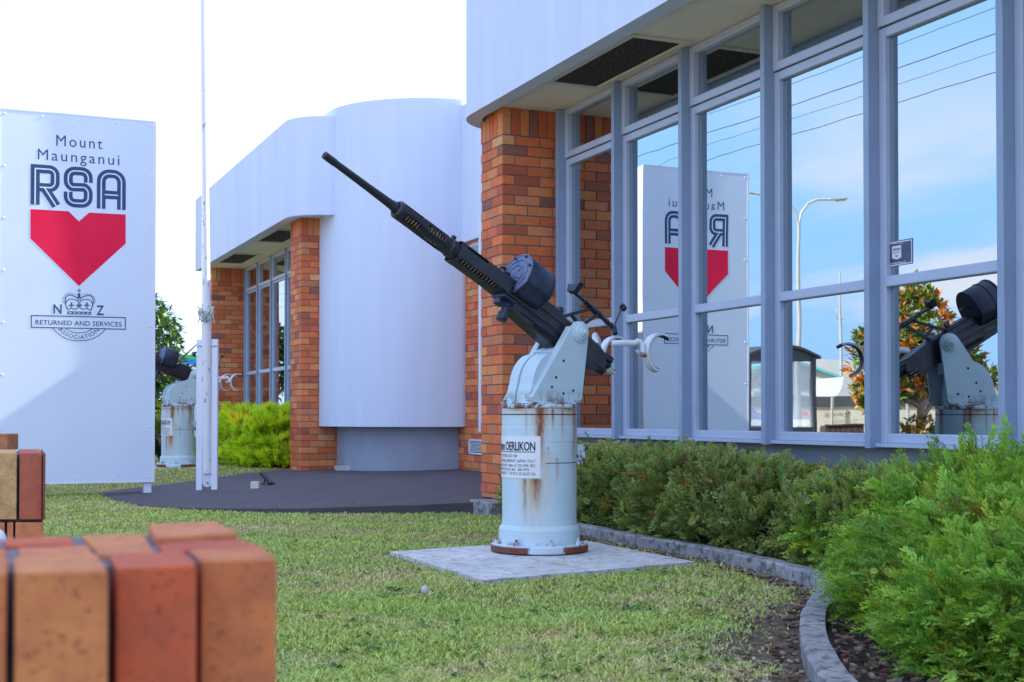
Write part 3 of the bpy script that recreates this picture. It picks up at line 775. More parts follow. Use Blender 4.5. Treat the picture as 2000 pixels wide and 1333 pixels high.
for px, top_ in ((389.5, 663), (419, 663)):
    a = FPt(px, 958); b_ = FPt(px, top_); w_ = 9.6 / ppm; p = MB()
    a.z = asph_z(a.x) - .02
    p.bar(a, (a.x, a.y, b_.z), w_, w_ * 1.25, up=(cR.x, cR.y, 0)); p.build('post', M['white_metal'], fpole, bevel=.006)
p = MB(); a = FPt(386, 676); b_ = FPt(425, 676); p.tube([a, b_], .009, 8); p.build('cross_bolt', M['steel'], fpole)
rp = MB()
for i in range(9):
    sd = 1 if i % 2 else -1; tl = random.uniform(-.5, .5) + sd * .25; rx, ry = random.uniform(2.5, 4.5), random.uniform(9, 14); cx_, cy_ = 402.5 + sd * random.uniform(7, 11), 615 + random.uniform(-2, 2); pts = []
    for k in range(14):
        a = 2 * math.pi * k / 14 + i; u_, w_ = rx * math.cos(a), ry * math.sin(a); pts.append(FPt(cx_ + u_ * math.cos(tl) - w_ * math.sin(tl), cy_ + u_ * math.sin(tl) + w_ * math.cos(tl), -.06 + .02 * math.sin(a * 2 + i)))
    rp.tube(pts, .006, 6, closed=True)
rp.tube([FPt(386, 598, -.07), FPt(392, 610, -.09), FPt(400, 622, -.09)], .006, 6); rp.tube([FPt(418, 598, -.07), FPt(414, 612, -.09), FPt(408, 624, -.09)], .006, 6)
rp.tube([FPt(387, 631, -.07), FPt(391, 618, -.09)], .006, 6); rp.tube([FPt(419, 632, -.07), FPt(416, 616, -.09)], .006, 6)
for k in range(3): rp.tube([FPt(393.5, 608 + 5 * k, .0), FPt(397, 608 + 5 * k, -.065), FPt(403, 609 + 5 * k, -.075), FPt(410, 608 + 5 * k, -.06), FPt(413, 608 + 5 * k, .0)], .006, 6)
rope = rp.build('halyard_rope', M['rope'], fpole)

# ------------------------------------------------------------------ floodlight, junction box, takeaway box
fl = PP(519, 948, AN, AC)
flt = thing('floodlight', 'small black ground floodlight tilted back on the dark asphalt', 'floodlight', fl)
dpf = (fl - CAM).dot(cF); mm = dpf / FPX
def FL(dx, dz, dy=0): return fl + cR * (dx * mm) + Vector((0, 0, dz * mm)) + Vector((cF.x, cF.y, 0)) * dy
p = MB(); p.bar(FL(-6, 23, .0), FL(14, 2, -.05), .030, .13, up=(.35, .9, .2)); hd = p.build('lamp_head', M['black_plastic'], flt, bevel=.004)
p = MB(); p.tube([FL(-3, 0), FL(-3, 10), FL(1, 13)], .007, 6); p.build('bracket', M['black_plastic'], flt); p = MB(); p.tube([FL(2.5, 0, .08), FL(2.5, 9, .08)], .007, 6); p.build('bracket', M['black_plastic'], flt)
p = MB(); p.tube([FL(0, 12, .03), FL(-6, 2), FL(-12, .6), FL(-18, 1.5)], .005, 6); p.build('cable', M['black_plastic'], flt)
jb = PP(498.5, 955, AN, AC); mj = (jb - CAM).dot(cF) / FPX
p = MB(); ax = MB(); c0 = jb + cR * (-8 * mj); c1 = jb + cR * (8 * mj); p.bar(c0 + Vector((0, 0, .038)), c1 + Vector((0, 0, .038)), .08, .075); 
jo = p.build('junction_box', M['cream_plastic'], bevel=.004, label='small cream electrical junction box beside the black floodlight', cat='electrical box')
tb_ = PP(671, 920, AN, AC); mt = (tb_ - CAM).dot(cF) / FPX
rot = Matrix.Rotation(-YAW, 4, 'Z'); cont = thing('takeaway_box', 'white foam takeaway box lying open at the foot of the brick pillar', 'food box', tb_)
def frust(x0, x1, y, z0, z1, mb):
    mb.add([(-x0, -y * .8, z0), (x0, -y * .8, z0), (x0, y * .8, z0), (-x0, y * .8, z0), (-x1, -y, z1), (x1, -y, z1), (x1, y, z1), (-x1, y, z1)], [(3,2,1,0),(4,5,6,7),(0,1,5,4),(1,2,6,5),(2,3,7,6),(3,0,4,7)])
p = MB(); frust(.095, .115, .075, .004, .036, p); p.xf(Matrix.Translation(tb_) @ rot); p.build('tray', M['polystyrene'], cont, bevel=.004)
p = MB(); frust(.125, .118, .08, .04, .058, p); p.xf(Matrix.Translation(tb_) @ rot @ Matrix.Rotation(R(3), 4, 'Y')); p.build('lid', M['polystyrene'], cont, bevel=.004)

# golf ball on the lawn
gb_ = PZ(830, 1162, .022); p = MB()
p.lathe([(.0190 * math.sin(R(a)), -.0215 * math.cos(R(a))) for a in range(0, 181, 15)], gb_ + Vector((0, 0, .02)), 'z', 16)
p.build('golf_ball', plain('dull_white', (.5, .5, .48), .6, .1, 30), label='small white golf ball lying in the grass in front of the slab', cat='ball')
st = PZ(1519, 1104, .05); p = MB()
p.add([st + Vector(v_) for v_ in ((-.035, -.02, -.03), (.04, -.022, -.03), (.035, .02, -.03), (-.03, .02, -.03), (-.022, -.012, .01), (.012, -.014, .028), (.03, .012, .012), (-.018, .014, .006))], [(3,2,1,0),(4,5,6,7),(0,1,5,4),(1,2,6,5),(2,3,7,6),(3,0,4,7)])
p.build('stone', plain('buff_stone', (.45, .33, .22), .9, .2, 20), bevel=.006, label='small buff stone leaning on the lawn side of the kerb', cat='stone')

# ------------------------------------------------------------------ the two guns
def rust_column():
    t = NT('pedestal_paint'); o = t.n('ShaderNodeSeparateXYZ', {0: t.obj()}); x, y, z = o.outputs
    th = t.math('MULTIPLY', t.math('ARCTAN2', y, x), 57.2958)
    wob = t.math('MULTIPLY', t.math('SUBTRACT', t.noise(9, 3, .5, vec=t.map((1, 1, .5))), .5), 5)
    th = t.math('ADD', t.math('SUBTRACT', th, 3.3), wob)
    def streak(a, w, z1, z0, s):
        d = t.math('DIVIDE', t.math('SUBTRACT', th, a), w)
        g = t.math('POWER', 2.718, t.math('MULTIPLY', t.math('MULTIPLY', d, d), -1.0))
        vm = t.math('MULTIPLY', t.ramp(z, z0, z1), t.ramp(z, z1 + .012, z1))
        return t.math('MULTIPLY', t.math('MULTIPLY', g, vm), s)
    def total(lst):
        r = None
        for s_ in lst:
            v_ = streak(*s_); r = v_ if r is None else t.math('MAXIMUM', r, v_)
        return r
    brk = t.ramp(t.noise(45, 4, .7, vec=t.map((1, 1, .25))), .25, .65, .35, 1.15)
    dark = t.math('MULTIPLY', total([(48, 6.0, .848, .50, 2.0), (50, 9, .852, .76, 1.3), (68, 2.0, .845, .70, 1.1), (84, 1.4, .84, .66, 1.0), (113, 5.0, .85, .48, 1.3), (121, 4, .85, .60, 1.0), (42, 7, .435, .25, 1.3), (27, 1.5, .845, .64, .6), (25, 3.0, .435, .15, .9), (95, 16, .852, .83, .9), (12, 26, .852, .835, .8), (60, 2, .62, .60, .8), (75, 1.2, .56, .40, .7), (168, 6, .85, .5, 1.2), (230, 8, .85, .55, 1.2), (290, 6, .85, .6, 1.1)]), brk, clamp=True)
    stain = t.math('MULTIPLY', total([(48, 14, .85, .62, 1.3), (95, 24, .85, .76, 1.1), (14, 24, .85, .79, 1.0), (36, 16, .435, .10, 1.25), (48, 9, .85, .52, .8), (25, 7, .435, .16, .9), (38, 9, .435, .12, 1.0), (56, 9, .60, .10, .85), (47, 14, .30, .05, .55), (68, 5, .84, .6, .6), (84, 5, .84, .55, .6), (116, 9, .85, .12, .7), (75, 4, .56, .20, .55), (200, 16, .85, .2, .7), (-60, 12, .85, .3, .6)]), brk, clamp=True)
    base_n = t.ramp(t.noise(5, 5, .6), .3, .7)
    c = t.mix(base_n, (.50, .64, .70), (.58, .71, .77))
    ch = t.ramp(t.noise(40, 4, .6), .70, .72)
    c = t.mix(t.math('MULTIPLY', stain, .85, clamp=True), c, (.60, .40, .16))
    c = t.mix(dark, c, (.25, .075, .025))
    lowr = t.math('MULTIPLY', t.ramp(z, .075, .04), t.ramp(t.noise(14, 4, .7), .50, .62), clamp=True)
    c = t.mix(lowr, c, (.14, .04, .02)); c = t.mix(ch, c, (.2, .1, .07))
    return t.out(c, .48, 0, t.math('SUBTRACT', t.noise(30, 4), dark), .25, .003)
def rust_plate():
    t = NT('mount_paint'); o = t.n('ShaderNodeSeparateXYZ', {0: t.obj()}); z = o.outputs[2]
    c = t.mix(t.ramp(t.noise(4, 5, .6), .3, .7), (.50, .64, .70), (.58, .71, .77))
    r = t.math('MULTIPLY', t.ramp(z, .97, .87), t.ramp(t.noise(16, 5, .7), .44, .56), clamp=True)
    r2 = t.ramp(t.noise(11, 6, .75, vec=t.map((1, 1, .5), (2, 1, 4))), .70, .73)
    c = t.mix(t.math('MAXIMUM', r, r2), c, (.15, .045, .02))
    return t.out(c, .48, 0, t.noise(30, 4), .2, .003)
M['column'] = rust_column(); M['mount'] = rust_plate()
t = NT('rusty_iron'); c = t.mix(t.ramp(t.noise(18, 5, .7), .35, .65), (.10, .03, .018), (.22, .08, .03)); c = t.mix(t.ramp(t.noise(9, 5, .7), .46, .52), c, (.55, .63, .68)); M['rust'] = t.out(c, .85, 0, t.noise(50, 4), .6, .004)
t = NT('black_gun_paint'); sc_ = t.ramp(t.noise(22, 5, .75), .64, .74, 0, .5)
c = t.mix(sc_, t.mix(t.ramp(t.noise(5), .35, .65), (.010, .011, .017), (.020, .023, .036)), (.09, .09, .11))
M['gunblack'] = t.out(c, t.ramp(t.noise(12, 4), .3, .7, .28, .48), .0, t.noise(90, 3), .15, .002, spec=.6)
t = NT('blue_black_magazine'); c = t.mix(t.ramp(t.noise(7, 5, .7), .4, .7), (.012, .017, .040), (.035, .048, .10)); M['magazine'] = t.out(c, .42, 0, t.noise(60, 3), .15, .002, spec=.5)
t = NT('magazine_face_paint'); c = t.mix(t.ramp(t.noise(16, 6, .75, dist=1.5), .38, .66), (.07, .095, .20), (.17, .20, .32)); M['magface'] = t.out(c, .5, 0, t.noise(40, 3), .3, .003)
t = NT('old_spring_brass'); M['spring'] = t.out(t.mix(t.ramp(t.noise(30), .35, .65), (.12, .08, .06), (.28, .21, .16)), .6, .2)
t = NT('flange_paint'); o_ = t.n('ShaderNodeSeparateXYZ', {0: t.obj()})
th_ = t.math('MULTIPLY', t.math('ARCTAN2', o_.outputs[1], o_.outputs[0]), 57.2958)
am_ = t.ramp(t.math('ADD', t.math('ABSOLUTE', t.math('SUBTRACT', th_, 58.0)), t.math('MULTIPLY', t.noise(9, 4, .7), 40)), 38, 44)
rc = t.mix(t.ramp(t.noise(18, 5, .7), .35, .65), (.13, .035, .022), (.24, .08, .04)); zt_ = t.ramp(o_.outputs[2], .050, .040)
M['flange'] = t.out(t.mix(t.math('MULTIPLY', am_, t.math('MAXIMUM', zt_, t.ramp(t.noise(20, 4, .6), .55, .6)), clamp=True), (.56, .66, .72), rc), .7, 0, t.noise(50, 4), .4, .003)
M['hole'] = NT('bolt_hole').out((.012, .008, .006), .9)
M['placard'] = plain('placard_white', (.78, .78, .80), .4, .04, 5)
M['ink'] = NT('placard_ink').out((.02, .025, .05), .5)
M['white_rest'] = plain('rest_white_paint', (.70, .74, .78), .4, .08, 12)
t = NT('rest_rusty'); c = t.mix(t.ramp(t.noise(30, 4, .7), .42, .52), (.66, .68, .70), (.28, .09, .03)); M['rest_rust'] = t.out(c, .7, 0, t.noise(60), .4, .003)

def gun(name_label, loc, rz, elev, zb=0.0, cheek='plain', sc=1.0):
    root = thing('anti_aircraft_gun', name_label, 'gun', loc, rz, 'pair of old anti-aircraft guns on pedestals')
    B = lambda mb, nm, mt, par=root, **k: mb.build(nm, mt, par, local=True, **k)
    # pedestal
    m = MB(); m.lathe([(.285, .004), (.292, .010), (.292, .042), (.282, .050), (.236, .052)], n=48); fl_ = B(m, 'base_flange', M['flange'])
    for k in range(8):
        a = R(20 + 45 * k); m = MB(); c = (.264 * math.cos(a), .264 * math.sin(a), 0)
        m.lathe([(.019, .050), (.019, .068), (.0001, .069)], c, n=6, smooth=False); m.lathe([(.009, .068), (.009, .086), (.0001, .087)], c, n=8); B(m, 'bolt', M['rust'], fl_)
    m = MB(); m.lathe([(.244, .048), (.243, .135), (.236, .152), (.226, .158), (.224, .165), (.224, .300), (.224, .655), (.2262, .658), (.2262, .742), (.2245, .745), (.2245, .838), (.2245, .854), (.0001, .856)], n=72)
    B(m, 'pedestal', M['column'])
    m = MB(); m.lathe([(.2266, .8155), (.2266, .8205)], n=64); m.lathe([(.2255, .531), (.2255, .5345)], n=64, a0=R(60), a1=R(160)); B(m, 'seam', M['hole'])
    # traversing ring
    m = MB(); m.lathe([(.205, .856), (.228, .858), (.228, .872), (.222, .880), (.0001, .882)], n=56); B(m, 'turntable', M['mount'])
    # cheek plates
    tx, tz, r = -.207, 1.312, .070
    if cheek == 'plain': prof = [(.172, .878), (.172, .905)] + [(tx + r * math.cos(a), tz + r * math.sin(a)) for a in [R(25 + 13 * i) for i in range(0, 14)]] + [(-.222, .915), (-.200, .878)]
    else: prof = [(.185, .878), (.18, .98)] + [(.18 - .26 + .26 * math.cos(R(a)), 1.0 + .21 * math.sin(R(a))) for a in (15, 30, 45, 60, 72)] + [(-.10, 1.235)] + [(tx + r * math.cos(a), tz + r * math.sin(a)) for a in [R(20 + 14 * i) for i in range(0, 13)]] + [(-.222, .915), (-.200, .878)]
    for sgn in (1, -1):
        m = MB(); y0, y1 = sorted((sgn * .118, sgn * .136)); m.prism(prof, 'y', y0, y1)
        # folded flange along the front edge and foot
        m.bar((.172, sgn * .105, .90), (tx + r * .8 + .006, sgn * .105, tz + .035), .012, .045, up=(0, 1, 0)) if cheek == 'plain' else None
        y0, y1 = sorted((sgn * .10, sgn * .16)); m.box((-.20, y0, .880), (.17, y1, .893))
        cp = B(m, 'cheek_plate', M['mount'], bevel=.003)
        m = MB()
        for (hx, hz) in ((-.075, 1.138), (-.016, 1.038), (.016, .98), (-.075, .943), (-.151, .961)):
            ys = sgn * .1365; m.lathe([(.0001, 0), (.0085, 0)], (hx, ys + sgn * .0008, hz), 'y', 10)
        B(m, 'bolt_hole', M['hole'], cp)
        m = MB(); ys = sgn * .136
        m.lathe([(.062, 0), (.060, sgn * .012), (.046, sgn * .016), (.044, sgn * .028), (.030, sgn * .031), (.028, sgn * .042), (.014, sgn * .044), (.012, sgn * .054), (.0001, sgn * .055)], (tx, ys, tz), 'y', 28)
        B(m, 'trunnion_cap', M['mount'])
    # rounded housings between the cheeks
    hp_ = [(.165, .882), (.155, .95)] + [(-.04 + .18 * math.cos(R(a)), .965 + .225 * math.sin(R(a))) for a in range(10, 101, 10)] + [(-.16, 1.16), (-.19, .882)]
    m = MB(); m.prism(hp_, 'y', -.02, .105); B(m, 'gear_housing', M['mount'], bevel=.006)
    hp2 = [(x * .93 + .02, z * .985 + .012) for x, z in hp_]; m = MB(); m.prism(hp2, 'y', -.105, -.028); m.prism([(-.05, 1.17), (-.02, 1.20), (-.16, 1.25), (-.19, 1.1)], 'y', -.09, .09); B(m, 'gear_housing', M['mount'], bevel=.006)
    # tipping assembly
    e = elev; G = Matrix(((math.cos(e), 0, -math.sin(e), tx), (0, 1, 0, 0), (math.sin(e), 0, math.cos(e), tz), (0, 0, 0, 1)))
    GB = lambda mb, nm, mt, par=root, **k: mb.xf(G).build(nm, mt, par, local=True, **k)
    m = MB(); m.lathe([(.0085, 1.845), (.0085, 1.912), (.0205, 1.912), (.0215, 1.90), (.0215, 1.84), (.0195, 1.83), (.0215, 1.6), (.026, 1.43), (.031, 1.37), (.031, 1.0)], ax='x', n=24)
    bar_ = GB(m, 'barrel', M['gunblack'])
    m = MB(); m.lathe([(.0001, 1.87), (.0085, 1.87)], ax='x', n=16); GB(m, 'bore', M['rust'], bar_)
    for k in range(3):
        a = R(90 + 120 * k); m = MB(); m.tube([(1.44, .022 * math.cos(a), .022 * math.sin(a)), (1.385, .034 * math.cos(a), .034 * math.sin(a)), (1.34, .034 * math.cos(a), .034 * math.sin(a))], .005, 6); GB(m, 'gas_rod', M['gunblack'], bar_)
    # perforated jackets
    def jacket(u0, u1, rad, slots, nm, squash=1.0, n=48, flat=0):
        m = MB(); nu = max(2, int((u1 - u0) / .006)); V = []; 
        for i in range(nu + 1):
            for k in range(n):
                a = 2 * math.pi * k / n; rr = rad
                if flat: c_, s_ = abs(math.cos(a)), abs(math.sin(a)); rr = rad / ((c_ ** flat + s_ ** flat) ** (1 / flat))
                V.append((u0 + (u1 - u0) * i / nu, rr * math.cos(a), rr * math.sin(a) * squash))
        F = []
        for i in range(nu):
            uc = u0 + (u1 - u0) * (i + .5) / nu
            for k in range(n):
                ac = 360 * (k + .5) / n; hole = False
                for (su0, su1, sa, sw) in slots:
                    da = (ac - sa + 180) % 360 - 180; em = min(uc - su0, su1 - uc)
                    w_ = sw * (1 if em > .02 else math.sqrt(max(0, 1 - (1 - max(em, 0) / .02) ** 2)))
                    if em > 0 and abs(da) < w_: hole = True
                if not hole: F.append((i * n + k, (i + 1) * n + k, (i + 1) * n + (k + 1) % n, i * n + (k + 1) % n))
        m.add(V, F, smooth=not flat)
        o = GB(m, nm, M['gunblack'], recalc=False)
        s = o.modifiers.new('s', 'SOLIDIFY'); s.thickness = .005; s.offset = -1
        return o
    j1 = jacket(1.035, 1.385, .048, [(1.225, 1.35, a, 22) for a in (50, 140, 230, 320)] + [(1.06, 1.19, a, 22) for a in (5, 95, 185, 275)], 'barrel_jacket')
    m = MB(); m.lathe([(.033, 1.392), (.044, 1.397), (.051, 1.39), (.0515, 1.375), (.048, 1.37)], ax='x', n=32); m.lathe([(.030, 1.392), (.030, 1.32)], ax='x', n=24); GB(m, 'jacket_lip', M['magazine'], j1)
    def spring(u0, u1, rr, par, pitch=.021):
        m = MB(); u_ = u0
        while u_ < u1:
            m.tube([(u_, rr * math.cos(2 * math.pi * k / 18), rr * math.sin(2 * math.pi * k / 18)) for k in range(18)], .0058, 6, closed=True); u_ += pitch
        GB(m, 'recoil_spring', M['spring'], par)
    spring(1.05, 1.37, .0375, j1)
    m = MB(); m.lathe([(.043, 1.05), (.050, 1.045), (.052, 1.0), (.056, .99), (.058, .945), (.050, .93)], ax='x', n=10, smooth=False); m.box((.975, -.012, .05), (1.0, .012, .078)); m.bar((.99, -.055, .01), (.90, -.062, .02), .02, .05); GB(m, 'barrel_collar', M['gunblack'], bevel=.003)
    j2 = jacket(.53, .95, .060, [(.60, .935, 128, 0), (.62, .92, 318, 15), (.62, .92, 222, 15), (.62, .92, 42 + 276, 15), (.74, .91, 40, 12), (.74, .91, 140, 12), (.55, .60, 320, 8)], 'spring_casing', 1.0, 48, 5)
    spring(.60, .95, .050, j2, .024)
    # receiver body
    m = MB()
    m.prism([(.62, -.052), (.62, .055), (.50, .062), (-.10, .062), (-.20, .050), (-.30, .030), (-.30, -.040), (.10, -.06)], 'y', -.052, .052)
    m.box((.08, -.058, .012), (.60, .058, .024)); m.box((.00, -.060, -.046), (.585, .060, -.036))
    GB(m, 'receiver', M['gunblack'], bevel=.008)
    m = MB(); m.prism([(.50, -.055), (.50, -.075), (.44, -.110), (.10, -.140), (-.02, -.135), (-.10, -.10), (-.10, -.045)], 'y', -.048, .048)
    m.box((-.02, .046, -.118), (.38, .054, -.108)); m.box((-.02, .046, -.088), (.40, .054, -.080)); GB(m, 'cradle', M['gunblack'], bevel=.01)
    m = MB(); m.box((.03, .0525, -.107), (.28, .056, -.089)); m.box((.33, .052, -.02), (.53, .0595, .008)); GB(m, 'side_slot', M['hole'])
    m = MB(); m.prism([(-.08, .055), (-.24, .045), (-.31, .02), (-.34, -.03), (-.30, -.085), (-.22, -.12), (-.13, -.11), (-.08, -.06)], 'y', -.062, .062); 
    m.tube([(-.31, .03, -.015), (-.38, .03, -.015)], .024, 14); m.tube([(-.30, -.02, -.045), (-.39, -.02, -.045)], .030, 18); m.box((-.38, .0, .0), (-.30, .06, .038)); m.tube([(-.26, .05, -.07), (-.34, .07, -.07)], .016, 10)
    GB(m, 'rear_housing', M['gunblack'], bevel=.014)
    # lug and plunger under the front
    m = MB(); m.box((.48, -.02, -.088), (.585, .105, -.070)); m.prism([(.50, -.07), (.58, -.06), (.57, -.12), (.52, -.12)], 'y', .0, .06); lug = GB(m, 'front_lug', M['magazine'], bevel=.006)
    m = MB(); m.box((.505, .03, -.0698), (.555, .085, -.0685)); GB(m, 'lug_slot', M['hole'], lug)
    m = MB(); m.lathe([(.0001, 0), (.030, 0), (.034, .01), (.034, .05), (.026, .055), (.026, .085), (.033, .088), (.033, .12), (.0001, .12)], n=24, M=Matrix.Translation((.50, .045, -.20)) ); pl_ = GB(m, 'plunger', M['magazine'])
    m = MB(); m.lathe([(.0001, -.002), (.019, -.002)], n=16, M=Matrix.Translation((.50, .045, -.20))); GB(m, 'plunger_end', M['spring'], pl_)
    # drum magazine
    rr = .142; cv = .112; prof = [(-.055, -.01), (-.095, .012), (-rr, cv - .055)] + [(rr * math.cos(R(a)), cv + rr * math.sin(R(a))) for a in range(180, -1, -10)] + [(rr, cv - .055), (.095, .012), (.055, -.01)]
    m = MB(); m.prism(prof, 'x', .300, .500, smooth=True); dm = GB(m, 'drum_magazine', M['magazine'], recalc='weld')
    ms = dm.modifiers.new('b', 'BEVEL'); ms.width = .006; ms.segments = 2; ms.limit_method = 'ANGLE'
    m = MB(); P3 = [(y * .965, (z - cv) * .965 + cv) for y, z in prof]; m.prism(P3, 'x', .500, .505)
    m.tube([(.503, y * .985, (z - cv) * .985 + cv) for y, z in prof], .0055, 8)
    for r_ in (.105, .068): m.tube([(.506, r_ * math.cos(2 * math.pi * k / 32), cv + r_ * math.sin(2 * math.pi * k / 32)) for k in range(32)], .0042, 6, closed=True)
    m.lathe([(.0001, .512), (.030, .512), (.034, .508), (.062, .506)], (0, 0, cv), ax='x', n=28)
    for k in range(5): a = R(30 + 72 * k); m.bar((.511, .012 * math.cos(a), cv + .012 * math.sin(a)), (.511, .055 * math.cos(a + .3), cv + .055 * math.sin(a + .3)), .006, .006)
    GB(m, 'drum_face', M['magface'], dm)
    m = MB()
    for u_ in (.305, .43, .495): m.tube([(u_, y * 1.01, (z - cv) * 1.01 + cv) for y, z in prof], .0035, 6)
    for a in (25, 70, 115, 160): m.lathe([(.0001, .519), (.007, .519), (.007, .505)], (0, .128 * math.cos(R(a)), cv + .128 * math.sin(R(a))), ax='x', n=8)
    GB(m, 'drum_rib', M['magazine'], dm)
    m = MB(); m.tube([(.305, .04, cv + .02), (.27, .03, cv + .03), (.265, -.03, cv + .03), (.305, -.05, cv + .02)], .008, 8); m.tube([(.50, -.06, .08), (.56, -.08, .10), (.56, -.09, .14), (.52, -.10, .16)], .009, 8); m.prism([(.52, .06), (.60, .06), (.57, .10), (.53, .11)], 'y', -.06, -.01); GB(m, 'drum_catch', M['gunblack'], dm)
    m = MB(); m.prism([(.14, .058), (.10, .060), (.085, .105), (.10, .125), (.125, .12), (.115, .095)], 'y', -.018, .018); m.prism([(.26, .06), (.05, .06), (.10, .085), (.24, .09)], 'y', -.035, .035); GB(m, 'magazine_latch', M['gunblack'], bevel=.004)
    # sight bracket, sight bar, upright ring
    m = MB(); yb = .0
    m.bar((.09, yb, .060), (-.10, yb, .235), .020, .024, up=(0, 1, 0)); m.bar((-.05, yb, .052), (-.17, yb, .236), .022, .026, up=(0, 1, 0)); m.bar((.015, yb, .13), (-.075, yb, .105), .018, .02, up=(0, 1, 0)); m.bar((.10, yb, .058), (-.10, yb, .052), .03, .02, up=(0, 1, 0)); GB(m, 'sight_bracket', M['gunblack'], bevel=.003)
    m = MB(); m.tube([(.055, 0, .262), (-.05, 0, .258)], .011, 12); m.tube([(-.05, 0, .258), (-.34, 0, .232)], [.015, .015], 14); m.lathe([(.020, -.09), (.020, -.19)], (0, 0, .249), ax='x', n=14)
    for u_ in (-.05, -.20, -.27, -.31): m.lathe([(.012, u_), (.020, u_ + .003), (.020, u_ + .012), (.012, u_ + .015)], (0, 0, .262 + (u_) * .085), ax='x', n=14)
    m.tube([(-.33, 0, .24), (-.345, .02, .195)], .018, 12); sb = GB(m, 'sight_bar', M['gunblack'])
    m = MB(); m.prism([(-.035, .255), (.035, .255), (.05, .30), (.062, .318), (.03, .305), (-.03, .305), (-.062, .318), (-.05, .30)], 'x', .05, .085); GB(m, 'sight_yoke', M['magazine'], sb, bevel=.004)
    m = MB(); m.tube([(-.33, 0, .245), (-.335, 0, .365)], .0055, 8); m.tube([(-.335 + .0, .020 * math.cos(a), .388 + .020 * math.sin(a)) for a in [2 * math.pi * k / 16 for k in range(16)]], .006, 8, closed=True); m.lathe([(.020, -.36), (.020, -.33)], (0, 0, .388), ax='x', n=16); GB(m, 'rear_sight', M['gunblack'], sb)
    # shoulder rests
    for sgn in (1, -1):
        y = sgn * .20; cx_, cz_, rr = -.815, 1.205, .125
        m = MB(); A_ = [R(a) for a in range(-78, 116, 12)]
        o1 = [(cx_ + rr * math.cos(a), cz_ + rr * math.sin(a)) for a in A_]; i1 = [(cx_ + (rr - .014) * math.cos(a), cz_ + (rr - .014) * math.sin(a)) for a in A_]; i2 = [(cx_ + (rr - .020) * math.cos(a), cz_ + (rr - .020) * math.sin(a)) for a in A_]
        n = len(A_)
        def strip(mb, P1, P2, ya, yb_):
            vs = [(p[0], ya, p[1]) for p in P1] + [(p[0], yb_, p[1]) for p in P1] + [(p[0], ya, p[1]) for p in P2] + [(p[0], yb_, p[1]) for p in P2]
            fs = []
            for i in range(n - 1):
                for a_, b_ in ((0, n), (3 * n, 2 * n), (2 * n, 0), (n, 3 * n)): fs.append((a_ + i, a_ + i + 1, b_ + i + 1, b_ + i))
            fs += [(0, n, 3 * n, 2 * n), (n - 1, 2 * n - 1, 4 * n - 1, 3 * n - 1)]; mb.add(vs, fs)
        strip(m, o1, i1, y - .028, y + .028); rs = B(m, 'shoulder_rest', M['white_rest'])
        m = MB(); strip(m, i1, i2, y - .024, y + .024); m.tube([(i1[-1][0], y, i1[-1][1]), (i1[-1][0] - .03, y, i1[-1][1] - .012)], .012, 8); B(m, 'rest_pad', M['gunblack'], rs)
        m = MB(); m.tube([(cx_ + rr - .01, y, 1.19), (-.655, y * .93, 1.20), (-.635, y * .85, 1.215)], [.02, .016, .014], 10); B(m, 'rest_joint', M['rest_rust'], rs)
        m = MB()
        if sgn > 0: m.tube([(-.50, .10, 1.258), (-.56, .14, 1.262), (-.64, .165, 1.262), (-.655, .17, 1.275), (-.67, .178, 1.272), (-.68, .19, 1.25), (-.675, .195, 1.20)], [.021, .020, .019, .018, .017, .016, .016], 14)
        else: m.tube([(-.49, -.02, 1.255), (-.52, -.08, 1.31), (-.58, -.14, 1.325), (-.64, -.18, 1.30), (-.66, -.195, 1.24), (-.67, -.2, 1.20)], .018, 14)
        B(m, 'rest_arm', M['white_rest'])
    # handle box on the far right of the column
    m = MB(); m.box((-.20, .15, .52), (-.15, .19, .64)); m.box((-.235, .10, .56), (-.20, .16, .60)); B(m, 'cable_clip', M['mount'], bevel=.004)
    # placard
    rp_ = .2285; a0, a1 = 52.0, -55.0; z0_, z1_ = .445, .690; npl = 24
    m = MB(); vs = []
    for rad_ in (rp_, rp_ - .004):
        for zz in (z0_, z1_):
            for k in range(npl + 1): a = R(a0 + (a1 - a0) * k / npl); vs.append((rad_ * math.cos(a), rad_ * math.sin(a), zz))
    s_ = npl + 1; fs = []
    for k in range(npl):
        fs += [(k, k + 1, s_ + k + 1, s_ + k), (2 * s_ + k, 3 * s_ + k, 3 * s_ + k + 1, 2 * s_ + k + 1), (s_ + k, s_ + k + 1, 3 * s_ + k + 1, 3 * s_ + k), (k, 2 * s_ + k, 2 * s_ + k + 1, k + 1)]
    fs += [(0, s_, 3 * s_, 2 * s_), (npl, 2 * s_ + npl, 3 * s_ + npl, s_ + npl)]
    m.add(vs, fs); pc = B(m, 'placard', M['placard'])
    arcL = rp_ * R(a0 - a1)
    def pf(x, z): th = R(a0) - (arcL - x) / rp_; rr_ = rp_ + .0012; return (rr_ * math.cos(th), rr_ * math.sin(th), z)
    m = MB(); RX = arcL - .030
    text_fit('20mm OERLIKON', .055, RX, .607, .656, pf, .95, bold=.022, mb=m)
    stroke(m, [(.055 + (RX - .055) * i / 20, .598) for i in range(21)], .004, lambda x, z: pf(x, z))
    text_fit('FIRST PRODUCED 1940', .10, RX - .115, .566, .582, pf, 1, .25, mb=m)
    text_fit('USED BY BRITAIN, GERMANY, JAPAN, ITALY', .03, RX, .537, .554, pf, 1, .25, 0, mb=m)
    text_fit('MUZZLE VELOCITY .84m (2.725) PER SEC', .03, RX, .510, .526, pf, 1, 0, 0, mb=m)
    text_fit('RATE OF FIRE (CYCLIC) 465 - 480 RPM.', .03, RX - .035, .487, .502, pf, 1, 0, 0, mb=m)
    text_fit('SHELL WEIGHT .119 KG (0.2625 lb)', .03, RX, .463, .479, pf, 1, 0, 0, mb=m)
